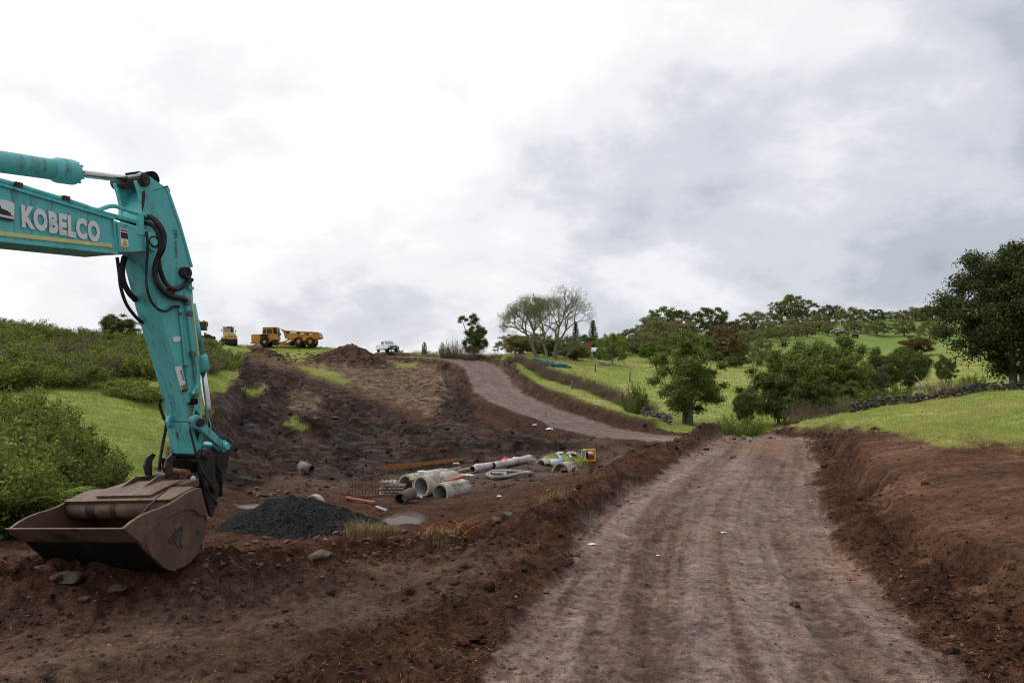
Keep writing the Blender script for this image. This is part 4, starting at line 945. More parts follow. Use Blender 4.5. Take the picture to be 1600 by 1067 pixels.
S_dry = [mk_shrub(95+i, 2.4, 1.5, 130, 3600, .055, LM['dry'], bark_mat('dry_twig', (.12,.085,.06), (.17,.125,.09)) if i == 0 else bpy.data.materials['dry_twig'], 1.2, .011) for i in range(2)]
# bare coral tree: repeated forking, thin young leaves at the tips
def mk_bare(seed, h, lv=6, r0=.3, spread=.62, leafn=3, leaf=.2, lm=None, bk=None, first=None):
    rg = np.random.default_rng(seed); bm = bmesh.new(); tips = []
    def grow(p, d, L_, r, k):
        d2 = (d+Vector(rg.normal(0, .10, 3))).normalized(); q = p+d*L_*.5+Vector(rg.normal(0, .04*L_, 3)); e = q+d2*L_*.5
        bm_tube(bm, [p, q, e], [r, r*.86, r*.72], 7 if k < 2 else (5 if k < 4 else 3), cap=False)
        if k >= 3: tips.extend([q, e])
        if k >= lv: return
        nb = 2 if rg.random() < (.55 if k < 4 else .4) else 3; x, y = frame_of(d2); a0 = rg.uniform(0, 6.28)
        for i in range(nb):
            a = a0+i*2*np.pi/nb+rg.normal(0, .3); sp = spread*rg.uniform(.6, 1.25)*(1 if k else .8)
            nd = (d2+(x*math.cos(a)+y*math.sin(a))*sp+Vector((0, 0, .10))).normalized(); grow(e, nd, L_*rg.uniform(.66, .88), r*(.72 if nb == 2 else .62), k+1)
    for b, d, L_, r in first: grow(Vector(b), Vector(d).normalized(), L_, r, 0)
    tp = np.array([t[:] for t in tips]); pos = np.repeat(tp, leafn, 0)+rg.normal(0, .22, (len(tp)*leafn, 3))
    v, f = leaves_np(rg, pos, np.tile([0, 0, 1.], (len(pos), 1)), leaf, .6); cm = np_mesh('crown', v, f); cm.materials.append(lm)
    tm = bpy.data.meshes.new('trunk'); bm.to_mesh(tm); bm.free(); tm.materials.append(bk); return tm, cm

def mpp(Y): return Y/F
def tree_px(tp, name, x0, x1, ytop, ybase, Y, label, lm=None, group=None, rz=0.0, cat='tree', sink=.1):
    b = at((x0+x1)/2, Y); zt = CH-(ytop-HY)*Y/F; h = max(1.0, zt-b.z); b.z -= sink
    if name == 'hillside_tree': h = max(h, .52*(x1-x0)*Y/F)
    if name == 'valley_tree': h *= 1.14
    return place(tp, name, b, (x1-x0)*Y/F, h, label, cat, group, rz, lm)
# --- right foreground tree
o = tree_px(T_big, 'broadleaf_tree', 1466, 1720, 356, 598, 63, 'tall dense dark green tree at the right edge behind the stone wall', 'deep', rz=1.1)
# --- valley trees
tree_px(T_mid, 'wattle_tree', 1000, 1154, 508, 662, 63, 'bushy olive tree with forked trunks at the end of the left stone wall', rz=.4)
VT = [(1172,1262,572,62,0,'dark','low dark tree at the left end of the gully thicket'),(1144,1186,608,60,1,'dark','small dark bush tree right of the bushy olive tree'),
 (1195,1275,534,78,1,'mid','rounded olive tree at the back left of the gully thicket'),(1222,1330,540,70,2,'mid','tallest tree in the middle of the gully thicket'),
 (1262,1345,528,82,0,'mid','tree with the highest top at the back of the gully thicket'),(1290,1362,556,72,1,'mid','tree on the right flank of the gully thicket'),
 (1335,1385,566,78,2,'blue','grey blue tree at the right of the gully thicket'),(1352,1408,546,88,0,'dark','dark tree right of the grey blue one in the gully'),
 (1388,1455,544,92,1,'dark','broad dark tree at the right end of the gully'),(1240,1300,590,62,2,'dark','dark undergrowth tree at the foot of the gully thicket'),
 (1300,1350,596,66,0,'mid','low olive bush tree under the gully thicket'),(1462,1492,554,96,2,'dark','small lone dark tree left of the tall right hand tree'),
 (1408,1456,526,165,1,'brown','brownish tree on the slope above the gully')]
for i, (x0, x1, yt, Y, k, lm, lab) in enumerate(VT): wd_ = (x1-x0)*.12; x0 -= wd_; x1 += wd_; tree_px(T_d[k], 'valley_tree', x0, x1, yt, 0, Y, lab, lm, 'trees of the gully', rz=i*1.3)
# --- far hillside trees
FT = [(1006,1080,487,235,'u',1,'dark','flat topped dark tree on the far skyline'),(1080,1142,477,235,'u',2,'dark','dark tree with wispy top on the far skyline'),
 (990,1052,503,205,'u',0,'grey','grey olive tree left in the far grove'),(1036,1092,503,208,'u',1,'grey','grey olive tree in the middle of the far grove'),
 (1078,1174,506,165,'f',0,'brown','big bronze domed tree below the far skyline'),(1192,1284,478,292,'f',0,'fig','largest domed tree on the far skyline'),
 (1150,1208,494,235,'u',2,'grey','pale bare domed tree right of the bronze one'),(1120,1168,508,215,'u',0,'brown','brownish tree tucked behind the bronze dome'),
 (1204,1236,505,222,'u',1,'grey','first pruned tree of the row along the far lane'),(1232,1254,506,228,'u',2,'grey','second pruned tree of the row along the far lane'),(1250,1274,501,234,'u',0,'grey','third pruned tree of the row along the far lane'),
 (1284,1304,500,244,'u',1,'grey','thin pale tree ending the row along the far lane'),(1172,1208,526,150,'u',2,'grey','rounded grey tree above the left end of the gully thicket'),
 (1274,1318,487,300,'u',0,'dark','dark flat crown right of the largest domed tree'),(1308,1354,488,285,'u',1,'fig','olive crowned tree behind the power pole'),
 (1350,1384,482,300,'u',2,'dark','small dark skyline tree right of the power pole'),(1352,1387,497,255,'u',0,'fig','round olive tree at the edge of the far paddock'),
 (1380,1404,484,310,'u',1,'grey','first pale tree of the right skyline row'),(1399,1422,483,312,'u',2,'grey','second pale tree of the right skyline row'),(1416,1445,480,316,'u',0,'grey','third pale tree of the right skyline row'),
 (1440,1474,477,320,'u',1,'grey','fourth pale tree of the right skyline row'),(1470,1510,477,320,'u',2,'grey','last pale tree of the right skyline row'),
 (1394,1432,504,255,'u',2,'fig','round tree in the far right paddock'),(1436,1482,503,240,'u',1,'fig','wide grey green tree left of the tall right hand tree'),
 (905,934,520,185,'d',0,'dark','dark round tree beside the conifer'),(965,1016,512,190,'u',0,'fig','olive tree behind the pruned fig'),(1000,1040,500,215,'u',2,'fig','olive tree further behind the pruned fig'),
 (780,830,537,150,'u',1,'fig','low olive tree left behind the bare coral trees'),(815,868,536,152,'u',2,'fig','low olive tree directly behind the bare coral trees'),(862,905,522,150,'u',0,'fig','taller olive tree right behind the bare coral trees'),(880,922,534,140,'u',2,'grey','grey scrub tree right of the bare coral trees'),
 (940,985,520,175,'u',1,'fig','olive tree just behind the pruned fig crown'),(985,1030,518,178,'u',2,'grey','grey crowned tree left of the bushy olive tree top'),(1020,1070,514,182,'u',0,'fig','olive crown above the bushy olive tree'),(1055,1100,516,178,'u',1,'grey','grey crown above the right of the bushy olive tree'),
 (1000,1045,530,160,'d',1,'mid','dark green tree low behind the bushy olive tree'),(1150,1190,520,200,'u',0,'grey','pale tree below the white house'),(1180,1215,512,215,'u',1,'fig','olive tree at the left start of the far lane'),(1140,1180,532,170,'u',2,'fig','olive bush tree right below the bronze dome'),
 (1225,1260,500,250,'u',0,'grey','pale tree behind the far lane row'),(1262,1300,494,262,'u',2,'fig','olive tree under the largest dome'),(1320,1350,500,262,'u',0,'grey','pale tree directly behind the parked cars'),(1425,1460,486,318,'d',0,'grey','pale round tree in the right skyline row'),
 (915,950,534,175,'d',2,'mid','green tree left of the red chimney'),(830,880,545,140,'d',1,'fig','olive scrub behind the coral trunks'),(790,840,548,135,'d',0,'grey','grey scrub left of the coral trunks'),(876,920,546,136,'d',2,'fig','dense scrub right of the coral trunks')]
for i, (x0, x1, yt, Y, k, v, lm, lab) in enumerate(FT):
    wd_ = (x1-x0)*(.02 if k == 'f' else .17); x0 -= wd_; x1 += wd_; tp = {'u': T_u[v], 'f': T_f, 'd': T_d[v]}[k]; tree_px(tp, 'hillside_tree', x0, x1, yt, 0, Y, lab, lm, 'trees on the far hillside', rz=i*.9)
tree_px(T_u[0], 'pruned_fig_tree', 928, 986, 515, 0, 132, 'thick trunked pruned fig tree in front of the red chimney', 'bright', rz=.5)
tree_px(T_d[1], 'round_tree', 152, 219, 486, 0, 92, 'dark round tree on the skyline behind the excavator stick', 'dark', rz=.2)
for i, (x0, x1, yt, Y, lab) in enumerate(((1122,1180,555,145,'dark hedge below the bronze domed tree'),(978,1016,540,180,'clipped dark hedge right of the pruned fig tree'),(1200,1244,515,238,'left stretch of the dark hedge along the far lane'),(1238,1290,511,250,'right stretch of the dark hedge along the far lane'))):
    tree_px(T_h, 'hedge', x0, x1, yt, 0, Y, lab, 'dark', cat='hedge', rz=0)
# --- conifers
def mk_conifer(seed):
    rg = np.random.default_rng(seed); bm = bmesh.new(); bm_tube(bm, [Vector((0, 0, -.3)), Vector((0, 0, 5)), Vector((0, 0, 10))], [.25, .16, .03], 7, cap=False); P_, N_ = [], []
    z = 1.2
    while z < 9.9:
        L_ = 2.4*(1-z/10.4)+.15
        for k in range(6):
            a = k*math.pi/3+z*2+rg.normal(0, .15); t = rg.random(110); p = np.stack([np.cos(a)*t*L_, np.sin(a)*t*L_, z-.12*L_*t+.25*L_*t*t], 1)+rg.normal(0, .11, (110, 3)); P_.append(p); N_.append(np.tile([0, 0, 1.], (110, 1)))
            bm_tube(bm, [Vector((0, 0, z)), Vector((math.cos(a)*L_, math.sin(a)*L_, z+.12*L_))], [.04, .012], 4, cap=False)
        z += .52
    v, f = leaves_np(rg, np.concatenate(P_), np.concatenate(N_), .26, .3); cm = np_mesh('crown', v, f); cm.materials.append(LM['pine']); tm = bpy.data.meshes.new('trunk'); bm.to_mesh(tm); bm.free(); tm.materials.append(bark_d); return (tm, cm, 4.8, 10)
T_c = mk_conifer(5); bark_c = bark_mat('bark_coral', (.17,.14,.11), (.27,.23,.185))
tree_px(T_c, 'conifer_tree', 913, 940, 499, 0, 195, 'dark pointed conifer above the house with the red chimney'); tree_px(T_c, 'conifer_tree', 888, 911, 501, 0, 205, 'faint conifer top behind the bare coral trees', rz=.6)
# --- the bare coral trees (four trunks, each a tree)
Yb = 126; mm = Yb/F
for i, (px, d, L_, r, lab, seed) in enumerate(((848,(-.50,0,1),2.6,.34,'leftmost bare coral tree leaning left over the paddock',3),(862,(-.16,.2,1),2.8,.26,'second bare coral tree with a straight slim trunk',9),(875,(.14,-.1,1),2.95,.32,'third bare coral tree with the tallest crown',14),(886,(.6,.1,.9),1.5,.17,'small crooked coral tree at the right of the clump',22))):
    b = at(px-7, Yb+i*.6); tm, cm = mk_bare(seed, 10, 7 if i < 3 else 5, r, .74, 4, .12, LM['fig'], bark_c, [((0, 0, -.3), d, L_, r)])
    o = empty('coral_tree', b, 0, None, lab, 'tree', 'bare coral trees'); mesh_obj('trunk', tm, None, o); mesh_obj('crown', cm, None, o)
# --- dark tree with one side limb on the hill road, thin sapling, hill scrub
b = at(742, 112); o = place(T_d[2], 'leaning_tree', b, 4.2, 5.2, 'dark uneven tree standing alone left of the hill road', 'tree', rz=.7, lm='dark')
rgx = np.random.default_rng(77); v, f = leaves_np(rgx, *puff_points(rgx, [(-2.5, 0, 5.3), (-2.0, .2, 5.5), (-1.5, 0, 5.2), (-.6, 0, 5.6), (-.1, .1, 5.9), (.2, 0, 5.3), (-2.6, .1, 4.9), (1.6, 0, 3.6), (-1.0, 0, 4.6), (-.3, 0, 4.9), (1.2, 0, 4.0)], np.array([.38, .4, .36, .42, .4, .5, .3, .5, .3, .5, .5]), 5200, .8, .3), .15)
cm = np_mesh('side_crown', v, f); cm.materials.append(LM['dark']); c = mesh_obj('side_crown', cm, None, o); c.scale = (1/o.scale[0], 1/o.scale[1], 1/o.scale[2])
bm = bmesh.new(); limb(bm, (0, 0, 2.0), (-2.2, 0, 5.0), .10, .04, rgx); limb(bm, (0, 0, 3.0), (-.4, 0, 5.5), .08, .03, rgx); c2 = bm_obj('side_limb', bm, bark, o, recalc=False); c2.scale = c.scale
tree_px(T_u[0], 'sapling', 658, 668, 531, 0, 118, 'thin sapling with a tiny flat crown beside the hill road', 'mid')
for i, (x0, x1, yt, Y, lm, dry, lab) in enumerate(((690,730,528,114,None,1,'reddish brown thicket left of the dark uneven tree'),(716,760,538,111,None,1,'reddish brown thicket at the foot of the dark uneven tree'),(762,786,553,108,None,1,'round reddish bush beside the bend of the hill road'),(640,690,546,122,None,1,'low dry scrub along the hill road'),(606,630,542,123,'mid',0,'wispy bush behind the white pickup'),(686,704,530,115,'mid',0,'pale green shoots rising from the reddish thicket'))):
    tree_px(S_dry[i % 2] if dry else S_m[0], 'hill_scrub', x0, x1, yt, 0, Y, lab, lm, cat='bush', rz=i)
# --- bushes round the gully mouth, along the walls
GB = [(1118,1165,640,54,'bright',0,'pale green leafy bush beyond the soil berm'),(1150,1200,644,52,'bright',0,'pale green bush at the dark thicket foot'),(972,1010,592,66,'mid',0,'slender green bush on the old wall line'),(1225,1290,622,58,None,1,'dead twiggy bush below the gully thicket'),(1285,1345,618,60,None,1,'reddish dead brush at the end of the right stone wall'),
 (1330,1385,600,64,'mid',0,'tangled green bush above the right stone wall'),(1380,1425,594,64,'mid',0,'loose green bush behind the right stone wall'),(1440,1520,588,59,None,1,'heap of dead brown brush over the right stone wall'),(1500,1540,578,60,'mid',0,'leafy shrub beside the tall right hand trunk'),(1290,1330,610,64,'bright',0,'yellow green shrub at the foot of the gully thicket'),(1010,1045,636,62,'mid',0,'dull scrub where the left stone wall ends')]
for i, (x0, x1, yt, Y, lm, dry, lab) in enumerate(GB): tree_px(S_dry[i % 2] if dry else S_m[i % 3], 'wall_bush', x0, x1, yt, 0, Y, lab, lm, cat='bush', rz=i*1.7)
# --- old boundary of dry brush running down beside the far road
bl_pts = [W(*q) for q in ((806,572,99),(830,580,95),(860,590,90),(890,599,86),(920,608,81),(950,618,77),(980,632,72),(1005,645,68))]
bsp = spline([Vector((p.x, p.y, 0)) for p in bl_pts], 5)
for i, p in enumerate(bsp):
    p = Vector((p.x, p.y, gz(p.x, p.y)-.1)); place(S_dry[i % 2], 'dry_brush', p, 2.5+.7*math.sin(i*2.1), 1.15+.35*math.sin(i*1.3), 'tussock of dry brown brush in the line beside the far road', 'brush', 'dry brush along the old field boundary', rz=i*1.1)
# --- thickets on the left hillside
def scatter_poly(poly, n, mind, ymin, seed):
    rg = np.random.default_rng(seed); P_ = np.array(poly); out = []; tries = 0
    while len(out) < n and tries < n*60:
        tries += 1; x = rg.uniform(P_[:, 0].min(), P_[:, 0].max()); y = rg.uniform(P_[:, 1].min(), P_[:, 1].max()); ins = False
        for (x0, y0), (x1, y1) in zip(P_, np.roll(P_, -1, 0)):
            if (y0 > y) != (y1 > y) and x < (x1-x0)*(y-y0)/(y1-y0)+x0: ins = not ins
        if not ins: continue
        q = pick(x, y, ymin)
        if any((q-o).length < mind for o in out): continue
        out.append(q)
    return out
for i, q in enumerate(scatter_poly([(-160,700),(30,692),(115,735),(152,772),(110,800),(40,832),(-160,850)], 42, .75, 13.2, 1)):
    k = .75+.5*((i*37) % 10)/10; place(S_n[i % 4], 'thicket_shrub', q, 1.9*k, 1.75*k, 'leafy shrub in the dense thicket left behind the bucket', 'shrub', 'shrubs of the near left thicket', rz=i*1.9, lm='shrub' if i % 4 else 'mid')
for i, q in enumerate(scatter_poly([(-160,545),(60,556),(210,556),(330,556),(362,563),(366,580),(330,588),(250,594),(180,592),(100,604),(-160,640)], 85, 1.5, 36, 2)):
    k = .8+.5*((i*53) % 10)/10; dry = i % 4 == 3
    place(S_dry[i % 2] if dry else S_m[i % 3], 'hillside_shrub', q, 3.4*k, 1.55*k, 'shrub in the scrub band across the left hillside', 'shrub', 'shrubs of the left hillside scrub', rz=i*1.3, lm=None if dry else ('shrub' if i % 3 else 'mid'))
for i, q in enumerate(scatter_poly([(-160,512),(0,514),(100,521),(200,529),(330,537),(350,548),(200,545),(0,540),(-160,540)], 46, 2.2, 58, 3)):
    k = .7+.6*((i*29) % 10)/10; place(S_m[i % 3], 'skyline_shrub', q, 3.4*k, 1.3*k, 'shrub along the crest of the left hill', 'shrub', 'shrubs on the left hill crest', rz=i*1.3, lm='shrub' if i % 3 else 'mid')
for i, q in enumerate(scatter_poly([(190,610),(240,622),(235,628),(170,620)], 5, 1.2, 30, 4)):
    place(S_m[i % 3], 'low_shrub', q, 2.6, .8, 'low shrub lying in the open grass left of the stick', 'shrub', 'low shrubs in the open grass', rz=i)
# fern fronds at the left edge of the near thicket
def mk_fern(seed):
    rg = np.random.default_rng(seed); P_, F_ = [], []; nv = 0
    for k in range(16):
        a = k*2*math.pi/16+rg.normal(0, .15); L_ = rg.uniform(.8, 1.2); up = rg.uniform(.6, 1.1)
        for j in range(26):
            t = (j+2)/28; c = np.array([math.cos(a)*t*L_, math.sin(a)*t*L_, up*t*L_*(1.25-.95*t)]); wv = .20*math.sin(math.pi*min(1, t*1.05))*(1-t*.4)+.01; sd_ = np.array([-math.sin(a), math.cos(a), 0])
            for s in (-1, 1):
                e = c+sd_*s*wv+np.array([math.cos(a), math.sin(a), -.2])*wv*.3; w2 = np.array([math.cos(a), math.sin(a), .1])*.016
                P_ += [c-w2, e, c+w2]; F_.append((nv, nv+1, nv+2)); nv += 3
    cm = np_mesh('fronds', np.array(P_), np.array(F_)); cm.materials.append(LM['bright']); return cm
fm_ = mk_fern(1)
for i, (px, Y) in enumerate(((30, 15.2), (62, 15.8), (10, 16.2), (48, 17))):
    q = at(px, Y); o = mesh_obj('fern', fm_); o.location = q+Vector((0, 0, .35)); o.scale = (1.2,)*3; o.rotation_euler = (0, 0, i*1.1); tag(o, 'green fern with spreading fronds among the near left shrubs', 'fern', 'ferns in the near left thicket')
# ================================================================ VEHICLES AND BUILDINGS
yel = simple('machine_yellow', (.62, .27, .022), .45, 0, .18, 1.5, dirt=(.30, .15, .04), dirt_amt=.45)
yel2 = simple('pale_machine_yellow', (.68, .50, .16), .45, 0, .12, 2)
blk = simple('black_plastic', (.012, .012, .013), .5, 0, .3)
tyre_m = simple('tyre_rubber', (.022, .020, .019), .8, 0, .3, 5, dirt=(.075, .058, .045), dirt_amt=.45)
glass_m = simple('dark_glass', (.035, .04, .045), .08, 0, .1)
glass_l = simple('pale_glass', (.30, .34, .37), .1, 0, .1)
whitep = simple('white_car_paint', (.72, .73, .74), .25, 0, .04)
chrome_g = simple('grey_alloy', (.25, .25, .26), .35, .6, .1)
red_lamp = simple('red_lamp', (.45, .04, .02), .3, 0, .1); lamp_w = simple('headlamp_glass', (.6, .62, .65), .15, 0, .1)
def lathe_y(bm, prof, c, n=24):
    """profile of (radius, y) turned about the y axis at c"""
    rings = [[bm.verts.new((c[0]+r*math.cos(2*math.pi*k/n), c[1]+y, c[2]+r*math.sin(2*math.pi*k/n))) for k in range(n)] for r, y in prof]
    for a, b in zip(rings[:-1], rings[1:]):
        for k in range(n): f = bm.faces.new((a[k], a[(k+1) % n], b[(k+1) % n], b[k])); f.smooth = True
    bm.faces.new(rings[0][::-1]); bm.faces.new(rings[-1])
def wheel(c, r, w, parent, rim_mat, lugs=True):
    bm = bmesh.new(); h = w/2
    lathe_y(bm, [(r*.55, -h*.8), (r*.62, -h), (r*.86, -h), (r*.97, -h*.75), (r, -h*.3), (r, h*.3), (r*.97, h*.75), (r*.86, h), (r*.62, h), (r*.55, h*.8)], c)
    if lugs:
        for k in range(20):
            a = k*2*math.pi/20; 
            for s in (-1, 1): bm_box(bm, Vector(c)+Vector((math.cos(a+s*.06)*r*.99, s*h*.5, math.sin(a+s*.06)*r*.99)), (.05*r*2, h*.85, .06*r), Matrix.Rotation(-(a+math.pi/2), 3, 'Y'))
    t = bm_obj('wheel', bm, tyre_m, parent)
    bm = bmesh.new(); lathe_y(bm, [(r*.2, -h*.86), (r*.56, -h*.70), (r*.58, -h*.92), (r*.58, h*.92), (r*.56, h*.70), (r*.2, h*.86)], c, 20); bm_obj('rim', bm, rim_mat, t)
    bm = bmesh.new(); lathe_y(bm, [(r*.2, -h*1.02), (r*.24, -h*.8), (r*.24, h*.8), (r*.2, h*1.02)], c, 14); bm_obj('hub', bm, rim_mat, t)
# ---- articulated dump truck, nose to the left
def dump_truck():
    b = at(449, 120); k = .01568
    b.z += .02
    t = empty('dump_truck', b, R(3), None, 'yellow articulated dump truck on the hilltop grass, nose to the left', 'dump truck')
    q = lambda zx, zy: ((zx-430)*k, (333-zy)*k)
    prism('hood', [q(*p) for p in ((106,222),(112,216),(188,214),(192,234),(192,296),(180,300),(150,298),(108,288))], -1.1, 1.1, yel, t, .05)
    for z in (236, 246, 256, 266): prism('grille_slat', [q(104,z),(q(104,z)[0]-.03, q(104,z)[1]),(q(104,z+5)[0]-.03, q(104,z+5)[1]),q(104,z+5)], -.8, .8, blk, t)
    prism('bumper', [q(106,290),(q(106,290)[0]-.1, q(0,292)[1]), (q(106,0)[0]-.1, q(0,302)[1]), q(180,304), q(180,296)], -1.2, 1.2, yel, t, .03)
    cabo = prism('cab', [q(*p) for p in ((196,234),(205,216),(212,153),(345,153),(352,215),(356,262),(330,290),(310,300),(292,276),(260,250),(214,248),(192,262),(190,240))], -.95, .75, yel, t, .04)
    for pl in (((214,208),(219,166),(242,166),(242,208)), ((250,208),(250,166),(298,166),(300,208))):
        for y0, y1 in ((-.965, -.945),): prism('side_window', [q(*p) for p in pl], y0, y1, glass_m, cabo, 0)
    prism('rear_window', [q(*p) for p in ((312,208),(310,160),(342,160),(346,214))], -.965, -.945, blk, cabo)
    prism('roof', [q(*p) for p in ((208,154),(214,147),(345,147),(350,154))], -1.0, .8, yel, cabo, .03)
    prism('waist_panel', [q(*p) for p in ((192,236),(192,216),(262,216),(258,236))], -1.12, -.94, blk, t, .02)
    fd = [q(235+math.cos(R(a))*58, 305-math.sin(R(a))*56) for a in range(20, 181, 16)]+[q(235+math.cos(R(a))*50, 305-math.sin(R(a))*48) for a in range(180, 19, -16)]
    prism('mudguard', fd, -1.35, -.75, yel, t, .01); prism('mudguard', fd, .75, 1.35, yel, t, .01)
    tube('exhaust', [(q(358,0)[0], -.5, q(0,230)[1]), (q(358,0)[0], -.5, q(0,150)[1])], .07, blk, t, 10)
    tube('roof_beacon', [(q(313,0)[0], 0, q(0,148)[1]), (q(313,0)[0], 0, q(0,138)[1])], .07, warn_p, t, 10)
    tube('mirror_arm', [(q(352,0)[0], -.9, q(0,190)[1]), (q(378,0)[0], -1.2, q(0,214)[1])], .025, blk, t, 6); box('mirror', (q(384,0)[0], -1.25, q(0,215)[1]), (.16, .08, .3), blk, t, .02)
    prism('steps', [q(*p) for p in ((296,268),(350,262),(356,318),(330,322),(306,312))], -1.0, -.6, blk, t, .02)
    prism('articulation_frame', [q(*p) for p in ((330,286),(372,282),(500,296),(520,318),(490,322),(374,312),(330,310))], -.45, .45, yel, t, .03)
    prism('rear_frame', [q(*p) for p in ((480,285),(700,272),(700,300),(490,318))], -.5, .5, yel, t, .03)
    body = [q(*p) for p in ((380,161),(412,174),(424,184),(744,198),(760,246),(742,254),(702,262),(690,276),(560,282),(470,270),(424,252),(414,200),(386,168))]
    bd = bmesh.new(); bm_prism(bd, body, -1.35, 1.35); dumpb = bm_obj('dump_body', bd, yel, t, bevel=.03)
    prism('top_rail', [q(*p) for p in ((424,180),(746,195),(748,206),(426,194))], -1.42, -1.34, yel, dumpb, .015)
    for zx in (480, 560, 640): prism('body_rib', [q(zx,200),q(zx+12,200),q(zx+8,262),q(zx-4,262)], -1.40, -1.34, yel, dumpb, .01)
    prism('body_stripe', [q(*p) for p in ((436,190),(470,191),(470,206),(437,205))], -1.435, -1.415, blk, dumpb)
    prism('body_logo', [q(*p) for p in ((474,191),(536,194),(536,210),(474,206))], -1.435, -1.415, white_p, dumpb); prism('body_logo', [q(*p) for p in ((540,197),(572,199),(572,212),(540,209))], -1.435, -1.415, blk, dumpb)
    prism('body_logo', [q(*p) for p in ((572,203),(608,205),(604,218),(572,214))], -1.435, -1.415, white_p, dumpb)
    prism('body_logo', [q(*p) for p in ((628,207),(652,208),(652,221),(628,220))], -1.435, -1.415, blk, dumpb); prism('body_logo', [q(*p) for p in ((656,208),(686,210),(686,222),(656,220))], -1.435, -1.415, white_p, dumpb)
    for y0, y1 in ((-1.5, -1.38), (1.38, 1.5)): prism('hoist_ram', [q(*p) for p in ((378,296),(390,306),(600,226),(585,216))], y0, y1, yel, t, .02)
    tube('fuel_tank', [(q(470,0)[0], -.9, q(0,302)[1]), (q(500,0)[0], -.9, q(0,302)[1])], .3, blk, t, 14)
    for zx, zy in ((235,303),(553,303),(662,301)):
        for y in (-1.1, 1.1): wheel((q(zx,0)[0], y, .72), .72, .62, t, yel)
dump_truck()
# ---- smooth-drum roller seen from its rear corner
def roller():
    b = at(358.5, 118); k = .0066
    t = empty('roller', b, R(24), None, 'pale yellow drum roller parked on the hilltop left of the dump truck', 'roller')
    # local: -y faces the camera (rear of the machine)
    box('rear_bumper', (0, -1.25, .62), (2.05, .5, .62), blk, t, .08)
    bm = bmesh.new(); prof = [(-1.0, .9), (-.98, 1.3), (-.75, 1.72), (-.4, 1.9), (.4, 1.9), (.75, 1.72), (.98, 1.3), (1.0, .9)]
    a = [bm.verts.new((x, -1.45, z)) for x, z in prof]; c = [bm.verts.new((x*.85, .0, z+.08)) for x, z in prof]
    bm.faces.new(a); bm.faces.new(c[::-1])
    for i in range(8): bm.faces.new((a[i], c[i], c[(i+1) % 8], a[(i+1) % 8]))
    hd = bm_obj('engine_hood', bm, yel2, t, bevel=.06)
    box('grille', (.05, -1.47, 1.32), (.7, .04, .10), blk, hd)
    for x in (-.62, .62): box('tail_lamp', (x, -1.47, 1.02), (.34, .05, .12), red_lamp, hd, .02); box('vent', (x, -1.46, 1.25), (.18, .05, .15), blk, hd, .02)
    box('reflector_bar', (0, -1.51, .93), (1.9, .03, .10), red_lamp, t)
    cabo = box('cab_base', (-.1, .55, 1.75), (1.5, 1.1, .5), yel2, t, .05)
    box('cab_glass', (-.1, .55, 2.3), (1.4, 1.0, .75), glass_l, cabo, .03)
    for x in (-.8, .6):
        for y in (.05, 1.05): box('cab_pillar', (x, y, 2.3), (.12, .10, .8), yel2, cabo, .01)
    box('cab_pillar', (.33, .03, 2.25), (.24, .06, .7), blk, cabo); rf = box('cab_roof', (-.1, .55, 2.76), (1.6, 1.2, .18), yel2, cabo, .05); box('roof_unit', (.0, -.06, 2.78), (.7, .06, .16), blk, rf)
    for x, z in ((-1.05, 2.25), (.86, 2.2)): box('mirror', (x, .2, z), (.13, .06, .32), blk, cabo, .02)
    for x in (-.85, .85): wheel_c = (x, -.25, .62); bm = bmesh.new(); bm_tube(bm, [(x-.22, -.25, .62), (x+.22, -.25, .62)], .62, 22); bm_obj('wheel', bm, tyre_m, t, recalc=False)
    bm = bmesh.new(); bm_tube(bm, [(-1.0, 2.35, .72), (1.0, 2.35, .72)], .72, 28); bm_obj('drum', bm, chrome_g, t, recalc=False)
    for x in (-1.14, 1.14): box('drum_frame', (x, 2.0, .75), (.16, 2.2, .45), yel, t, .04)
    box('front_frame', (0, 1.2, .8), (2.3, .3, .4), yel, t, .04); box('front_frame', (0, 3.25, .8), (2.3, .25, .4), yel, t, .04)
roller()
# ---- grader half hidden behind the stick
def grader():
    b = at(310, 117)
    t = empty('grader', b, R(12), None, 'orange yellow grader half hidden behind the excavator stick', 'grader')
    box('engine_hood', (-.6, -.6, 1.55), (1.5, 2.4, 1.3), yel, t, .08); box('radiator', (-.6, -1.82, 1.5), (1.2, .05, .9), blk, t)
    box('frame', (0, .9, .95), (1.3, 4.6, .5), yel, t, .04)
    cabo = box('cab', (.15, .9, 2.55), (1.7, 1.5, 1.1), blk, t, .05); box('cab_glass', (.15, .13, 2.65), (1.4, .04, .8), glass_m, cabo)
    rf = box('cab_roof', (.15, .9, 3.2), (1.9, 1.7, .22), yel, cabo, .05); box('roof_beacon', (0, .3, 3.4), (.35, .2, .14), warn_p, rf, .03)
    for x in (-.35, .75): box('work_lamp', (x, .1, 3.38), (.22, .12, .12), blk, rf)
    box('mirror', (1.25, .2, 2.75), (.16, .08, .42), blk, cabo, .02)
    for x in (-1.1, 1.35):
        for y in (-.9, .7, 4.2):
            bm = bmesh.new(); bm_tube(bm, [(x-.24, y, .66), (x-.2, y, .68), (x+.2, y, .68), (x+.24, y, .66)], [.5, .67, .67, .5], 22); bm_obj('wheel', bm, tyre_m, t, recalc=False)
    box('blade', (.2, 2.4, .5), (3.4, .15, .55), chrome_g, t, .03); box('side_step', (.95, .2, 1.3), (.3, .8, .6), yel, t, .03)
grader()
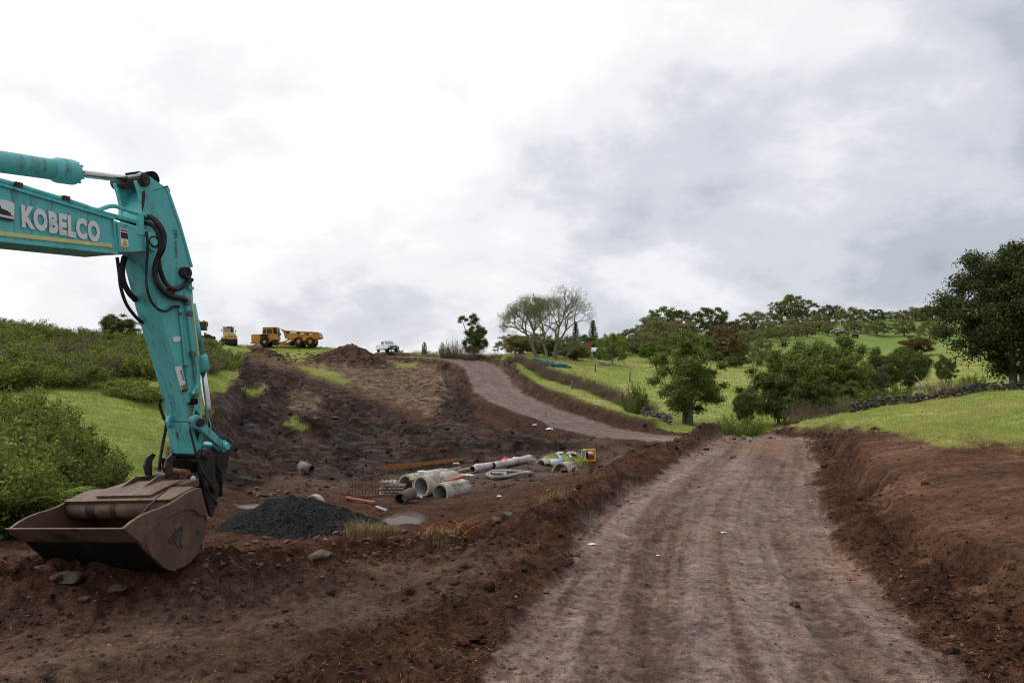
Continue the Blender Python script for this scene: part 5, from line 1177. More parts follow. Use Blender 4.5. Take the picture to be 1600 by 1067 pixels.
# ---- cars
def car(name, b, rz, paint, label, pickup=True, small=False):
    t = empty(name, b, rz, None, label, 'pickup' if pickup else 'car')
    # local x = forward
    if pickup:
        low = [(-2.6,.45),(-2.62,1.05),(-.75,1.08),(1.0,1.1),(2.35,1.02),(2.62,.88),(2.66,.45)]
        topp = [(-.85,1.06),(-.62,1.72),(-.45,1.78),(.25,1.78),(.42,1.74),(1.12,1.09)]
    else:
        low = [(-2.1,.35),(-2.15,.85),(-1.9,.98),(1.0,.98),(2.0,.82),(2.15,.6),(2.15,.35)]; topp = [(-1.9,.97),(-1.3,1.42),(.2,1.44),(1.0,.97)]
    bm = bmesh.new(); bm_prism(bm, low, -.92, .92)
    body = bm_obj('body', bm, paint, t, bevel=.07)
    bm = bmesh.new(); n = len(topp); a = [bm.verts.new((x, -.84 if z < 1.2 else -.70, z)) for x, z in topp]; c = [bm.verts.new((x, .84 if z < 1.2 else .70, z)) for x, z in topp]
    bm.faces.new(a); bm.faces.new(c[::-1])
    for i in range(n): bm.faces.new((a[i], c[i], c[(i+1) % n], a[(i+1) % n]))
    cabn = bm_obj('cabin', bm, paint, t, bevel=.05)
    if pickup:
        bm = bmesh.new(); vs_ = [bm.verts.new(p) for p in ((1.06,-.74,1.15),(1.06,.74,1.15),(.50,.64,1.70),(.50,-.64,1.70))]; bm.faces.new(vs_); o = bm_obj('windscreen', bm, glass_l, cabn, recalc=False); o.location = (.02, 0, .02)
        for s in (-1, 1):
            for x0, x1 in ((-.55, -.05), (.03, .62)):
                bm = bmesh.new(); vs_ = [bm.verts.new(p) for p in ((x0, s*.815, 1.16), (x1+.12, s*.815, 1.16), (x1-.25 if x0 > 0 else x1, s*.722, 1.66), (x0+.05, s*.722, 1.66))]; bm.faces.new(vs_); o = bm_obj('side_window', bm, glass_m, cabn, recalc=False); o.location = (0, s*.02, 0)
        box('grille', (2.65, 0, .82), (.06, 1.15, .22), blk, body, .02); box('bumper', (2.66, 0, .52), (.12, 1.8, .2), blk, body, .03); box('number_plate', (2.74, 0, .55), (.02, .4, .11), white_p, body)
        for s in (-1, 1): box('headlamp', (2.58, s*.72, .86), (.14, .3, .16), lamp_w, body, .03); box('wing_mirror', (.85, s*1.02, 1.15), (.12, .22, .16), paint, body, .03)
        box('tray_rail', (-1.75, .88, 1.1), (1.7, .06, .06), blk, body); box('tray_rail', (-1.75, -.88, 1.1), (1.7, .06, .06), blk, body)
        wx = (-1.7, 1.62)
    else:
        for s in (-1, 1): prism('side_window', [(-1.65,1.0),(-1.2,1.36),(.12,1.37),(.7,1.0)], s*.80-.01, s*.80+.01, glass_m, cabn)
        wx = (-1.35, 1.35)
    for x in wx:
        for s in (-.78, .78): wheel((x, s, .38), .38, .26, t, chrome_g, lugs=False)
    return t
b = at(605, 121.5); b.z += .05; car('pickup_truck', b, R(-60), whitep, 'white pickup parked on the crest right of the dark soil heap')
b = at(1316, 246); b.z += .1; car('parked_car', b, R(8), simple('maroon_paint', (.12, .02, .02), .3), 'dark red car parked by the power pole on the far hill', False)
b = at(1336, 243); b.z += .1; car('parked_car', b, R(70), simple('black_paint', (.015, .016, .018), .3), 'black car in the far paddock right of the power pole', False)
b = at(1308, 252); b.z += .1; car('parked_car', b, R(20), whitep, 'white car left of the power pole on the far hill', False)
# ---- power pole
b = at(1313, 248); t = empty('power_pole', b, 0, None, 'pale power pole with a crossarm on the far hill', 'power pole'); pm = simple('weathered_pole', (.38, .36, .33), .8)
tube('pole', [(0, 0, -.3), (0, 0, 5.0)], [.16, .11], pm, t, 10); box('crossarm', (0, -.1, 4.7), (2.2, .12, .14), pm, t, .02)
for x in (-.9, -.4, .4, .9): tube('insulator', [(x, -.1, 4.77), (x, -.1, 4.98)], .05, white_p, t, 8)
# ---- house with the red chimney, white farmhouse
brick_m = simple('red_brick', (.30, .085, .065), .85, 0, .2, 4); iron_m = simple('pale_iron_roof', (.55, .57, .58), .5, .2, .08, 2); wall_m = simple('cream_weatherboard', (.42, .36, .28), .8, 0, .1)
def house(b, rz, w, d, h, rh, label, chim=True, wm_=wall_m):
    t = empty('house', b, rz, None, label, 'house'); box('wall', (0, 0, h/2-.4), (w, d, h+.8), wm_, t)
    bm = bmesh.new(); hw = d/2+.5; hl = w/2+.5
    v = [bm.verts.new(p) for p in ((-hl,-hw,h),(hl,-hw,h),(hl,hw,h),(-hl,hw,h),(-hl*.72,0,h+rh),(hl*.72,0,h+rh))]
    for f in ((0,1,5,4),(2,3,4,5),(1,2,5),(3,0,4),(3,2,1,0)): bm.faces.new([v[i] for i in f])
    rf = bm_obj('roof', bm, iron_m, t)
    if chim:
        c = box('chimney', (-w/2-.35, -d/2+.6, (h+rh)/2+.2), (1.0, .8, h+rh+1.2), brick_m, t, .02); box('chimney_cap', (-w/2-.35, -d/2+.6, h+rh+.85), (1.15, .95, .2), brick_m, c)
    for x in (-w*.25, w*.25): wn = box('window', (x, -d/2-.02, h*.55), (1.1, .08, 1.2), white_p, t); box('pane', (x, -d/2-.07, h*.55), (.9, .03, 1.0), glass_m, wn)
    dr = box('door', (0, -d/2-.02, h*.4), (.95, .08, 2.0), blk, t); box('handle', (.36, -d/2-.08, h*.38), (.05, .05, .12), chrome_g, dr)
b = at(937, 162); zc = CH-(549-HY)*162/F; house(b, R(-8), 3.6, 4, max(.8, zc-b.z), .8, 'low house with pale roof and red brick chimney behind the paddock')
b = at(1156, 250); zc = CH-(519-HY)*250/F; house(b, R(15), 5, 4, max(1., zc-b.z), 1.4, 'white house glimpsed between the far trees', False, white_p)
# ---- stone walls
stone_m = simple('wall_basalt', (.085, .076, .066), .9, 0, .45, 2.2, dirt=(.22, .205, .18), dirt_amt=.3, bump=.3, obj=False)
def rock_mesh(seed, sub=2, rough=.28, flat=.75):
    bm = bmesh.new(); bmesh.ops.create_icosphere(bm, subdivisions=sub, radius=.5); rg = np.random.default_rng(seed)
    planes = [(Vector(rg.normal(0, 1, 3)).normalized(), rg.uniform(.24, .42)) for _ in range(13)]
    for v in bm.verts:
        d = v.co.normalized(); r = .5*(1+rough*mnoise.noise(d*1.6+Vector((seed*3.1, 0, 0))))
        v.co = d*r
        for n, l in planes:
            e = v.co.dot(n)-l
            if e > 0: v.co -= n*e*.95
        v.co.z *= flat
    me = bpy.data.meshes.new('rock'); bm.to_mesh(me); bm.free(); return me
STN = [rock_mesh(200+i, 1, .35, .8) for i in range(6)]
for m in STN: m.materials.append(stone_m)
def stone_wall(pts, h, wd, size, label, seed):
    rg = np.random.default_rng(seed); P_ = spline(pts, 8); L_ = [0]
    for a, b in zip(P_[:-1], P_[1:]): L_.append(L_[-1]+(Vector((b.x-a.x, b.y-a.y))).length)
    root = empty('stone_wall', (P_[0].x, P_[0].y, gz(P_[0].x, P_[0].y)), 0, None, label, 'stone wall'); O_ = root.location; n = 0
    lay = int(round(h/(size*.62)))
    for k in range(lay):
        s = rg.uniform(0, size)
        while s < L_[-1]:
            j = min(np.searchsorted(L_, s), len(P_)-1); j = max(1, j); f = (s-L_[j-1])/(L_[j]-L_[j-1]); p = P_[j-1].lerp(P_[j], f); d = (P_[j]-P_[j-1]); a = math.atan2(d.y, d.x)
            if k < lay-1 or rg.random() < .6:
                o = mesh_obj('stone', STN[rg.integers(6)], None, root); z = gz(p.x, p.y)+(k+.35)*size*.62
                o.location = Vector((p.x+rg.normal(0, wd*.25), p.y+rg.normal(0, wd*.25), z+rg.normal(0, .03)))-O_
                o.rotation_euler = (rg.normal(0, .25), rg.normal(0, .25), a+rg.normal(0, .5)); sc = size*rg.uniform(.85, 1.45); o.scale = (sc*1.25, sc, sc*.95); n += 1
            s += size*rg.uniform(.8, 1.2)
    return n
nst = stone_wall([Vector((W(x, y, Y).x, Y, 0)) for x, y, Y in ((1330,655,47),(1360,647,49),(1400,637,51),(1450,625,54),(1500,618,56),(1550,611,58),(1610,604,60))], .8, .30, .30, 'long dry stone wall of grey rocks along the right paddock', 4)
nst2 = stone_wall([Vector((W(x, y, Y).x, Y, 0)) for x, y, Y in ((1004,648,63),(1022,658,60),(1048,668,57))], .8, .3, .36, 'short mossy stone wall left of the bushy olive tree', 5)
print('stones', nst, nst2)
# ---- paddock posts, teal shade cloth, far lane
post_m = simple('grey_timber_post', (.16, .14, .12), .9)
for px, Y, h, lab in ((930, 106, 1.15, 'grey fence post standing in the paddock below the fig tree'), (894, 79, .9, 'short grey post on the grass strip beside the far road'), (984, 98, 1.2, 'thin fence post in the right of the paddock')):
    b = at(px, Y); o = empty('fence_post', b, 0, None, lab, 'post'); bm = bmesh.new(); bm_tube(bm, [(0, 0, -.2), (.01, 0, h*.5), (.04, 0, h)], [.09, .085, .08], 7); bm_obj('post', bm, post_m, o, recalc=False); tube('wire_stub', [(-.25, .02, h*.72), (.02, -.09, h*.75), (.2, .04, h*.7)], .012, darksteel, o, 5)
cloth_t = simple('teal_shade_cloth', (.018, .13, .14), .6, 0, .35, 3)
def cloth_strip(name, pl, h, mat, label, cat, seed=1):
    rg = np.random.default_rng(seed); P_ = spline([Vector(p) for p in pl], 8); bm = bmesh.new(); rows = []
    for i, p in enumerate(P_):
        hh = h*(.55+.6*rg.random()); rows.append([bm.verts.new(p+Vector((rg.normal(0, .05), rg.normal(0, .12), .03+hh*t+rg.normal(0, .03)))) for t in (0, .4, .75, 1)])
    for a, b in zip(rows[:-1], rows[1:]):
        for k in range(3): bm.faces.new((a[k], b[k], b[k+1], a[k+1]))
    o = bm_obj(name, bm, mat, None, smooth=True); s = o.modifiers.new('thick', 'SOLIDIFY'); s.thickness = .02; return tag(o, label, cat)
cloth_strip('shade_cloth', [at(792, 112), at(830, 108), at(863, 104), at(880, 101), at(893, 99)], .55, cloth_t, 'long teal shade cloth collapsed on the paddock grass', 'shade cloth', 2)
cloth_strip('shade_cloth', [at(846, 96.5), at(852, 96), at(866, 96), at(880, 98), at(884, 99)], .5, cloth_t, 'short end of teal shade cloth folded back towards the brush', 'shade cloth', 3)
# dead limbs by the fig tree, bleached branch over the wall
o = empty('fallen_branch', at(955, 126), 0, None, 'tangle of fallen pale limbs under the pruned fig tree', 'branch')
rgx = np.random.default_rng(8)
for i in range(12):
    bm = bmesh.new(); x = rgx.uniform(-3.5, 2.5); limb(bm, (x, rgx.normal(0, .4), rgx.uniform(0, .6)), (x+rgx.normal(0, 1.4), rgx.normal(0, .6), rgx.uniform(.2, 1.5)), .10, .03, rgx); bm_obj('limb', bm, bark_p, o, recalc=False)
o = empty('dead_branch', at(1420, 57), 0, None, 'bleached crooked branch sticking up behind the right wall', 'branch')
tube('limb', [(0, 0, 0), (.5, 0, .5), (.9, .1, 1.15), (.75, .1, 1.7), (.45, .1, 2.0)], [.09, .08, .06, .05, .02], bark_p, o, 7); tube('twig', [(.9, .1, 1.15), (.6, .1, 1.3)], [.04, .015], bark_p, o, 6)
# ================================================================ PIT: PIPES, TIMBER, PLASTIC, HEAPS
conc = simple('pale_concrete', (.44, .405, .345), .85, 0, .18, 3, dirt=(.16, .12, .085), dirt_amt=.35, bump=.15)
conc_in = simple('grey_concrete', (.235, .235, .225), .85, 0, .12, 3)
pvc = simple('white_pipe', (.60, .56, .54), .4, 0, .08, 3, dirt=(.22, .15, .11), dirt_amt=.5)
blue_w = simple('pale_blue_plastic', (.52, .60, .68), .45, 0, .15, 4); timber = simple('site_timber', (.36, .26, .17), .85, 0, .25, 5, dirt=(.16, .11, .08), dirt_amt=.4)
redtimber = simple('red_stained_board', (.33, .10, .06), .7, 0, .2, 5); greyhose = simple('grey_corrugated_hose', (.27, .25, .23), .6, 0, .2, 8, dirt=(.12, .09, .07), dirt_amt=.4)
rust = simple('rusty_steel', (.17, .070, .026), .85, .1, .35, 6); orange_p = simple('orange_plastic', (.55, .16, .03), .6, 0, .2, 5)
tan_stone = simple('tan_stone', (.165, .118, .082), .92, 0, .4, 6, dirt=(.08, .048, .035), dirt_amt=.7, bump=.4, obj=False)
grey_stone = simple('pale_grey_rock', (.150, .125, .105), .92, 0, .45, 6, dirt=(.075, .046, .034), dirt_amt=.75, bump=.5, obj=False)
red_stone = simple('red_clay_stone', (.17, .088, .058), .92, 0, .35, 4, dirt=(.09, .048, .034), dirt_amt=.5, bump=.5, obj=False)
def ring_pipe(name, parent, L_, ro, ri, mat, mat_in=None, a0=0.0, a1=360.0, n=32, broken=False, seed=0):
    """hollow pipe along local y from 0 to L, optionally only an arc"""
    rg = np.random.default_rng(seed); bm = bmesh.new(); full = a1-a0 >= 359; m = n if full else n+1; R0, R1 = [], []
    for (r, lst) in ((ro, R0), (ri, R1)):
        for e in (0, 1):
            row = []
            for k in range(m):
                a = R(a0+(a1-a0)*k/n); y = L_*e
                if broken and e == 1: y *= .82+.22*rg.random()
                row.append(bm.verts.new((r*math.cos(a), y, r*math.sin(a))))
            lst.append(row)
    rngk = range(n)
    for k in rngk:
        j = (k+1) % m
        f = bm.faces.new((R0[0][k], R0[0][j], R0[1][j], R0[1][k])); f.smooth = True
        f = bm.faces.new((R1[0][j], R1[0][k], R1[1][k], R1[1][j])); f.smooth = True; f.material_index = 1
        bm.faces.new((R0[0][j], R0[0][k], R1[0][k], R1[0][j])); bm.faces.new((R0[1][k], R0[1][j], R1[1][j], R1[1][k]))
    if not full:
        for k in (0, n): bm.faces.new((R0[0][k], R0[1][k], R1[1][k], R1[0][k]))
    o = bm_obj(name, bm, mat, parent); o.data.materials.append(mat_in or mat); return o
def lay(o, p0, d, up=None):
    """orient an object's local +y along d"""
    o.rotation_mode = 'QUATERNION'; o.rotation_quaternion = Vector(d).to_track_quat('Y', 'Z'); o.location = p0; return o
pd = Vector((.60, .80, .03)).normalized()
for i, (px, py, ro, L_, br, lift, lab) in enumerate(((634,775,.41,2.0,False,.92,'first concrete pipe of three, the largest open end next to the wrapped bundles'),(658,776,.385,1.8,False,.92,'middle concrete pipe of the three with a round open end'),(688,777,.37,1.4,True,.35,'broken half buried concrete pipe, right of the other two'))):
    p = pick(px, py, 25); p.z += ro*lift; o = ring_pipe('concrete_pipe', None, L_, ro, ro*.82, conc, conc_in, broken=br, seed=i)
    lay(o, p, pd); tag(o, lab, 'pipe', 'concrete pipes')
YP = pick(658, 776, 25).y
# small black-mouthed culvert in front
p = pick(625, 788, 22); p.z += .17; o = ring_pipe('culvert_pipe', None, 1.0, .20, .165, simple('dirty_culvert', (.13, .10, .08), .85, 0, .3), blk); lay(o, p, Vector((.25, .95, .06))); tag(o, 'small muddy pipe with a black mouth in front of the concrete pipes', 'pipe')
# long white pipes
for i, (a, b, r, lab) in enumerate((((738,735,37.4),(770,729,39.2),.165,'near length of white pipe with a dark open end'),((771,730,39.3),(826,719,42.5),.175,'far longer length of white pipe'))):
    A_ = pick(a[0], a[1]+5, 26); B_ = pick(b[0], b[1]+5, 26); A_.z += r+.04; B_.z += r+.04; o = ring_pipe('white_pipe', None, (B_-A_).length, r, r*.88, pvc, blk, n=20); lay(o, A_, B_-A_); tag(o, lab, 'pipe', 'white pipes')
p = pick(742, 733, 26); p.z += .14; o = ring_pipe('white_pipe', None, 3.6, .12, .105, pvc, blk, n=18); lay(o, p, Vector((.82, .55, .02))); tag(o, 'thin white pipe lying behind the two thicker ones', 'pipe', 'white pipes')
# broken arcs of pipe
for i, (px, Y, ro, a0, a1, L_, d, lab) in enumerate(((876,738,.46,10,175,.9,(.5,.8,0),'broken concrete pipe arc lying like a shell by the grass'),(845,727,.34,20,160,.8,(.7,.6,0),'small pale concrete arc behind the shell shaped one'),(822,720,.30,10,170,.7,(.3,.9,0),'pale concrete cap beyond the end of the white pipe'),(488,800,.24,5,175,.25,(.2,1,0),'half ring of pale pipe poking over the gravel heap'))):
    p = pick(px, Y, 26) if i < 3 else at(px, 20.2); p.z += -.04 if i < 3 else .52
    o = ring_pipe('pipe_fragment', None, L_, ro, ro*.86, conc, conc, a0, a1, 16, True, i); lay(o, p, Vector(d)); tag(o, lab, 'pipe fragment')
p = pick(857, 728, 26); p.z += .05; o = ring_pipe('pipe_fragment', None, .7, .26, .22, blue_w, blue_w, 10, 170, 14, True, 9); lay(o, p, Vector((.8, .5, 0))); tag(o, 'pale blue plastic arc between the concrete fragments', 'pipe fragment')
# drum-like pipe stub on the far side
p = pick(474, 740, 26); p.z += .17; o = ring_pipe('pipe_stub', None, .62, .20, .17, simple('grey_brown_pipe', (.20, .175, .155), .8), blk, n=20); lay(o, p+Vector((.35, 0, 0)), Vector((-.85, .4, .22))); tag(o, 'short grey pipe stub lying tilted on the dark slope', 'pipe')
b = pick(468, 742, 26); o = empty('marker_peg', b, 0, None, 'small pink topped peg beside the pipe stub', 'peg'); box('peg', (0, 0, .12), (.05, .05, .28), timber, o); box('pink_top', (0, 0, .29), (.055, .055, .08), simple('pink_paint', (.65, .22, .25), .6), o)
# wrapped bundles, stacked
bund = simple('pale_wrapped_bundle', (.40, .345, .33), .75, 0, .35, 14, dirt=(.14, .105, .09), dirt_amt=.45, bump=.3)
b = pick(612, 775, 25); root = empty('bundle_stack', b, 0, None, 'stack of pale wrapped bundles left of the concrete pipes', 'bundles'); BM_ = [rock_mesh(300+i, 2, .3, .7) for i in range(3)]
for m in BM_: m.materials.append(bund)
rgx = np.random.default_rng(2)
for r_ in range(5):
    for c in range(6 - (r_ == 4)*2):
        for dpt in range(2):
            o = mesh_obj('bundle', BM_[rgx.integers(3)], None, root); o.location = (-.38+c*.155+rgx.normal(0, .012)+(r_ % 2)*.06, dpt*.3, .06+r_*.115); o.scale = (.22, .34, .18); o.rotation_euler = (0, 0, rgx.normal(0, .25))
# timber on and around the pipes: one board each
def board(px0, py0, Y0, px1, py1, Y1, w, h, mat, lab, lift=0.0):
    if Y0 is None: A_ = pick(px0, py0, 18); B_ = pick(px1, py1, 18); A_.z += h/2+lift; B_.z += h/2+lift
    else: A_ = W(px0, py0, YP+Y0); B_ = W(px1, py1, YP+Y1); A_.z = max(A_.z, gz(A_.x, A_.y)+h/2+.02); B_.z = max(B_.z, gz(B_.x, B_.y)+h/2+.02)
    d = B_-A_; bm = bmesh.new(); bm_box(bm, (0, d.length/2, 0), (w, d.length, h)); o = bm_obj('timber_board', bm, mat, None, bevel=.008); lay(o, A_, d); return tag(o, lab, 'board', 'loose timber boards')
board(641,750,.6, 668,744,1.3, .14,.06, timber,'plank lying across the first concrete pipe')
board(676,743,None, 720,734,None, .16,.07, timber,'long plank behind the concrete pipes',.05)
board(694,752,.5, 724,743,1.0, .34,.07, redtimber,'red board on the broken concrete pipe')
board(700,753,.9, 732,743,1.5, .16,.06, timber,'plank beside the red board')
board(716,739,None, 737,735,None, .22,.10, timber,'short thick timber at the end of the white pipe',.04)
board(608,757,.2, 624,755,.2, .10,.05, timber,'short board on top of the wrapped bundles')
board(541,781,None, 616,777,None, .05,.13, simple('muddy_board', (.20, .115, .07), .85),'rust brown formwork board on edge along the trench')
board(541,781,None, 586,791,None, .12,.05, redtimber,'reddish plank leaning on the gravel heap',.06)
board(588,794,None, 604,800,None, .07,.06, simple('bleached_timber', (.42, .40, .36), .8),'bleached grey stick beyond the straw tuft',.02)
board(452,745,None, 470,742,None, .09,.06, redtimber,'brown stick beside the pipe stub',.02)
# plastic sheets and bags: crumpled sheets with thickness
def sheet(px, Y, w, d, h, mat, lab, cat, rz=0.0, seed=0, name='plastic_sheet'):
    rg = np.random.default_rng(seed); b = pick(px, Y, 8); bm = bmesh.new(); n = 9; g = {}
    for i in range(n):
        for j in range(n):
            x, y = (i/(n-1)-.5), (j/(n-1)-.5); r = math.hypot(x, y)*2; k = max(0, 1-r**2)
            z = h*(k**.6)*(.55+.6*abs(mnoise.noise(Vector((x*5+seed, y*5, 1)))))+.02
            wx = w*(1+.25*mnoise.noise(Vector((seed, y*4, 2)))); g[i, j] = bm.verts.new((x*wx, y*d*(1+.25*mnoise.noise(Vector((seed+5, x*4, 2)))), z))
    for i in range(n-1):
        for j in range(n-1): bm.faces.new((g[i, j], g[i+1, j], g[i+1, j+1], g[i, j+1]))
    o = bm_obj(name, bm, mat, None, smooth=True); s = o.modifiers.new('thick', 'SOLIDIFY'); s.thickness = .015; o.location = b; o.rotation_euler = (0, 0, rz); return tag(o, lab, cat)
sheet(690,752,.85,.5,.20,blue_w,'pale plastic bag on the planks behind the concrete pipes','bag',.3,1); sheet(726,745,1.0,.45,.16,blue_w,'blue white sheet at the mouth of the white pipe','sheet',.4,2)
sheet(660,737,.5,.35,.06,white_p,'white scrap lying above the first concrete pipe','scrap',0,3); sheet(696,738,.85,.35,.18,blue_w,'rolled white sheet behind the planks','sheet',.15,4); sheet(713,725,.35,.3,.08,white_p,'small white scrap beside the rusty mesh','scrap',0,5)
sheet(806,721,.75,.45,.25,blue_w,'pale blue plastic heap beside the red container','sheet',0,6); sheet(650,756,.4,.4,.1,white_p,'white scrap between the concrete pipes','scrap',0,7)
o = sheet(780,777,.16,.12,.06,white_p,'tiny white scrap on bare earth right of the pipes','scrap',0,8); sheet(859,672,.55,.4,.18,white_p,'white plastic on the earth below the hill road','scrap',0,9); sheet(836,664,.4,.3,.08,white_p,'flat white scrap left of the grass tuft under the hill road','scrap',0,10)
sheet(925,852,.13,.10,.012,white_p,'white scrap of paper on the left edge of the near road','scrap',.4,11); sheet(1131,834,.10,.06,.01,white_p,'small white fleck in the middle of the near road','scrap',.2,12); sheet(1028,870,.05,.05,.01,white_p,'tiny white fleck left of the road centre','scrap',0,13)
A_ = pick(634, 782, 22); B_ = pick(654, 777, 22)
o = tube('plastic_offcut', spline([A_+Vector((0, 0, .05)), (A_+B_)/2+Vector((0, 0, .10)), B_+Vector((0, 0, .02)), B_+Vector((.12, 0, -.05))], 6), .07, blue_w); tag(o, 'pale blue plastic offcut beside the black pipe mouth', 'plastic')
o = sheet(791,722,.55,.45,.34,simple('red_plastic', (.55, .03, .025), .4),'bright red container at the far end of the white pipes','container',0,14,'red_container')
# grey corrugated hose, looped
pl = [pick(x, y, 26) for x, y in ((763,745),(770,741),(795,741),(822,742),(829,744),(812,746),(790,748),(772,750),(762,748),(764,743),(780,744),(790,746),(784,749),(768,750))]
P_ = spline([p+Vector((0, 0, .09+.03*(i % 3))) for i, p in enumerate(pl)], 14); bm = bmesh.new(); bm_tube(bm, P_, [.072+.010*(i % 2) for i in range(len(P_))], 8); o = bm_obj('corrugated_hose', bm, greyhose, None, recalc=False); tag(o, 'grey corrugated hose looped on the ground right of the pipes', 'hose')
# rusty reinforcing mesh lying on the edge, and upright rebar mat in the trench: one bar each
def mesh_mat(name, A_, B_, C_, D_, nu, nv, r, mat, lab, cat):
    root = empty(name, A_, 0, None, lab, cat)
    def q(u, v):
        p = (A_.lerp(B_, u)).lerp(D_.lerp(C_, u), v); return p-A_+Vector((0, 0, .04*math.sin(u*7)))
    for i in range(nu+1): tube('bar', [q(i/nu, 0), q(i/nu, .5), q(i/nu, 1)], r, mat, root, 4)
    for j in range(nv+1): tube('bar', [q(k/10, j/nv)+Vector((0, 0, r)) for k in range(11)], r, mat, root, 4)
A_, B_, C_, D_ = (pick(x, y, 26) for x, y in ((588,735),(690,724),(746,719),(616,742)))
for p in (A_, B_, C_, D_): p.z += .14
mesh_mat('reinforcing_mesh', A_, B_, C_, D_, 34, 6, .017, rust, 'rusty steel mesh sheet lying behind the pipes', 'steel mesh')
A_, B_ = pick(545, 776, 25), pick(606, 774, 25); h_ = Vector((0, 0, .55))
mesh_mat('rebar_mat', A_, B_, B_+h_, A_+h_, 12, 3, .011, rust, 'upright rusty rebar mat standing in the trench left of the bundles', 'rebar')
A_, B_ = pick(640, 713, 30), pick(700, 711, 30); h_ = Vector((0, 0, .3))
mesh_mat('rebar_row', A_, B_, B_+h_, A_+h_, 14, 1, .014, rust, 'low row of rusty rebar stubs on the dark mud', 'rebar')
# yellow framed pump with blue strap
b = pick(921, 724, 26); root = empty('water_pump', b, R(8), None, 'yellow framed water pump with a red motor on the pit edge', 'pump'); yp = simple('pump_yellow', (.75, .48, .04), .45)
for x in (-.27, .27):
    for y in (-.2, .2): box('frame_post', (x, y, .31), (.05, .05, .62), yp, root, .01)
for z in (.03, .6):
    for y in (-.2, .2): box('frame_rail', (0, y, z), (.58, .05, .05), yp, root, .01)
    for x in (-.27, .27): box('frame_rail', (x, 0, z), (.05, .4, .05), yp, root, .01)
box('motor', (.06, -.04, .2), (.3, .28, .26), simple('pump_red', (.28, .03, .03), .45), root, .03); box('tank', (.05, -.02, .42), (.26, .24, .16), white_p, root, .05); box('pump_body', (-.16, -.03, .3), (.12, .22, .32), blk, root, .02)
box('blue_hose_coil', (-.38, 0, .36), (.12, .14, .52), simple('blue_hose', (.22, .36, .62), .5), root, .04)
bl = simple('blue_strap', (.25, .38, .60), .6)
for i, pl in enumerate((((868,711,45.2),(873,716,43.6),(878,722,42.2)), ((888,709,45.6),(892,717,43.6),(893,723,42.2)))):
    q = [pick(x, y, 26)+Vector((0, 0, .08)) for x, y, Y in pl]; bm = bmesh.new(); P_ = spline(q, 5); rows = [(bm.verts.new(p-Vector((.07, 0, 0))), bm.verts.new(p+Vector((.07, 0, 0)))) for p in P_]
    for a, c in zip(rows[:-1], rows[1:]): bm.faces.new((a[0], a[1], c[1], c[0]))
    o = bm_obj('blue_strap', bm, bl); s = o.modifiers.new('thick', 'SOLIDIFY'); s.thickness = .02; tag(o, ('left' if i == 0 else 'right')+' blue strap laid over the green mound in the pit', 'strap')
sheet(893,711,.6,.4,.2,simple('pink_bag', (.55, .33, .27), .7),'pinkish bag on top of the green mound in the pit','bag',0,15); sheet(875,710,.4,.3,.08,white_p,'white scrap on the left of the green mound','scrap',0,16)
# ---- gravel heap
def gravel_mat():
    t = NT('dark_gravel'); p = t.pos(); v = t.N('ShaderNodeTexVoronoi'); v.inputs['Scale'].default_value = 26; t.L(p, v.inputs['Vector'])
    c = t.mix(t.mr(v.outputs['Color'], .2, .9), (.008, .008, .008), (.042, .040, .040)); t.set(Base_Color=c, Roughness=.9); t.b.inputs['Specular IOR Level'].default_value = .06; t.bump(t.math('ADD', v.outputs['Distance'], t.noise(9, 5, .6, p)), .9, .05); return t.m
gm = gravel_mat()
hp = at(462, 17.8); n, m = 84, 56; U_, V_ = np.meshgrid(np.linspace(-1.25, 1.25, n), np.linspace(-1.25, 1.25, m)); gx = hp.x+U_*1.85; gy = hp.y+V_*1.35
r_ = np.sqrt((U_+.12*fbm(gx*1.1, gy*1.1, 2))**2+(V_)**2); hh = np.maximum(.98*np.clip(1-np.sqrt(r_**2+.03), -.2, 1), .80*np.clip(1-np.sqrt(((U_-.42)/.8)**2+(V_/.9)**2+.03), -.2, 1))*(1+.18*fbm(gx*2, gy*2, 3))+.05*fbm(gx*5, gy*5, 3)+.02*fbm(gx*14, gy*14, 2)
gzv = np.minimum(gza(gx, gy), hp.z+.25)+hh-.03
idx = np.arange(n*m).reshape(m, n); fq = np.stack([idx[:-1, :-1].ravel(), idx[:-1, 1:].ravel(), idx[1:, 1:].ravel(), idx[1:, :-1].ravel()], 1)
me = np_mesh('gravel_heap', np.stack([gx, gy, gzv], -1).reshape(-1, 3), fq, True); o = mesh_obj('gravel_heap', me, gm); tag(o, 'heap of dark grey gravel behind the bucket', 'gravel heap')

# ================================================================ STONES, CLODS, STRAW, GRASS
RK = {k: [rock_mesh(s0+i, 3, .38, .72) for i in range(4)] for k, s0 in (('grey', 400), ('tan', 420), ('red', 440))}
for k, m_ in (('grey', grey_stone), ('tan', tan_stone), ('red', red_stone)):
    for me in RK[k]: me.materials.append(m_)
def rock(px, py, wpx, kind, lab=None, ymin=3.0, group=None, hz=.75, sink=.25, i=[0]):
    i[0] += 1; q = pick(px, py, ymin); s = wpx*q.y/F; o = mesh_obj('rock', RK[kind][i[0] % 4]); o.scale = (s, s*.8, s*hz); o.rotation_euler = (rng.normal(0, .15), rng.normal(0, .15), rng.uniform(0, 6.28)); o.location = q+Vector((0, s*.25, s*hz*.24-s*sink*.3))
    return tag(o, lab, 'rock', group)
rock(498,884,44,'grey','large pale grey rock alone in the rubble below the gravel heap',8)
rock(100,922,66,'grey','broad flat grey rock at the left below the bucket',6,hz=.5); rock(176,926,40,'tan','tan rock slab below the middle of the bucket',6,hz=.6); rock(130,944,24,'grey','small grey stone at the edge of the left track',6); rock(62,900,26,'grey','grey rock left of the broad flat one',6)
rock(792,822,24,'grey','pale boulder of a pair on the berm slope',14); rock(776,826,20,'red','reddish boulder of a pair on the berm slope',14)
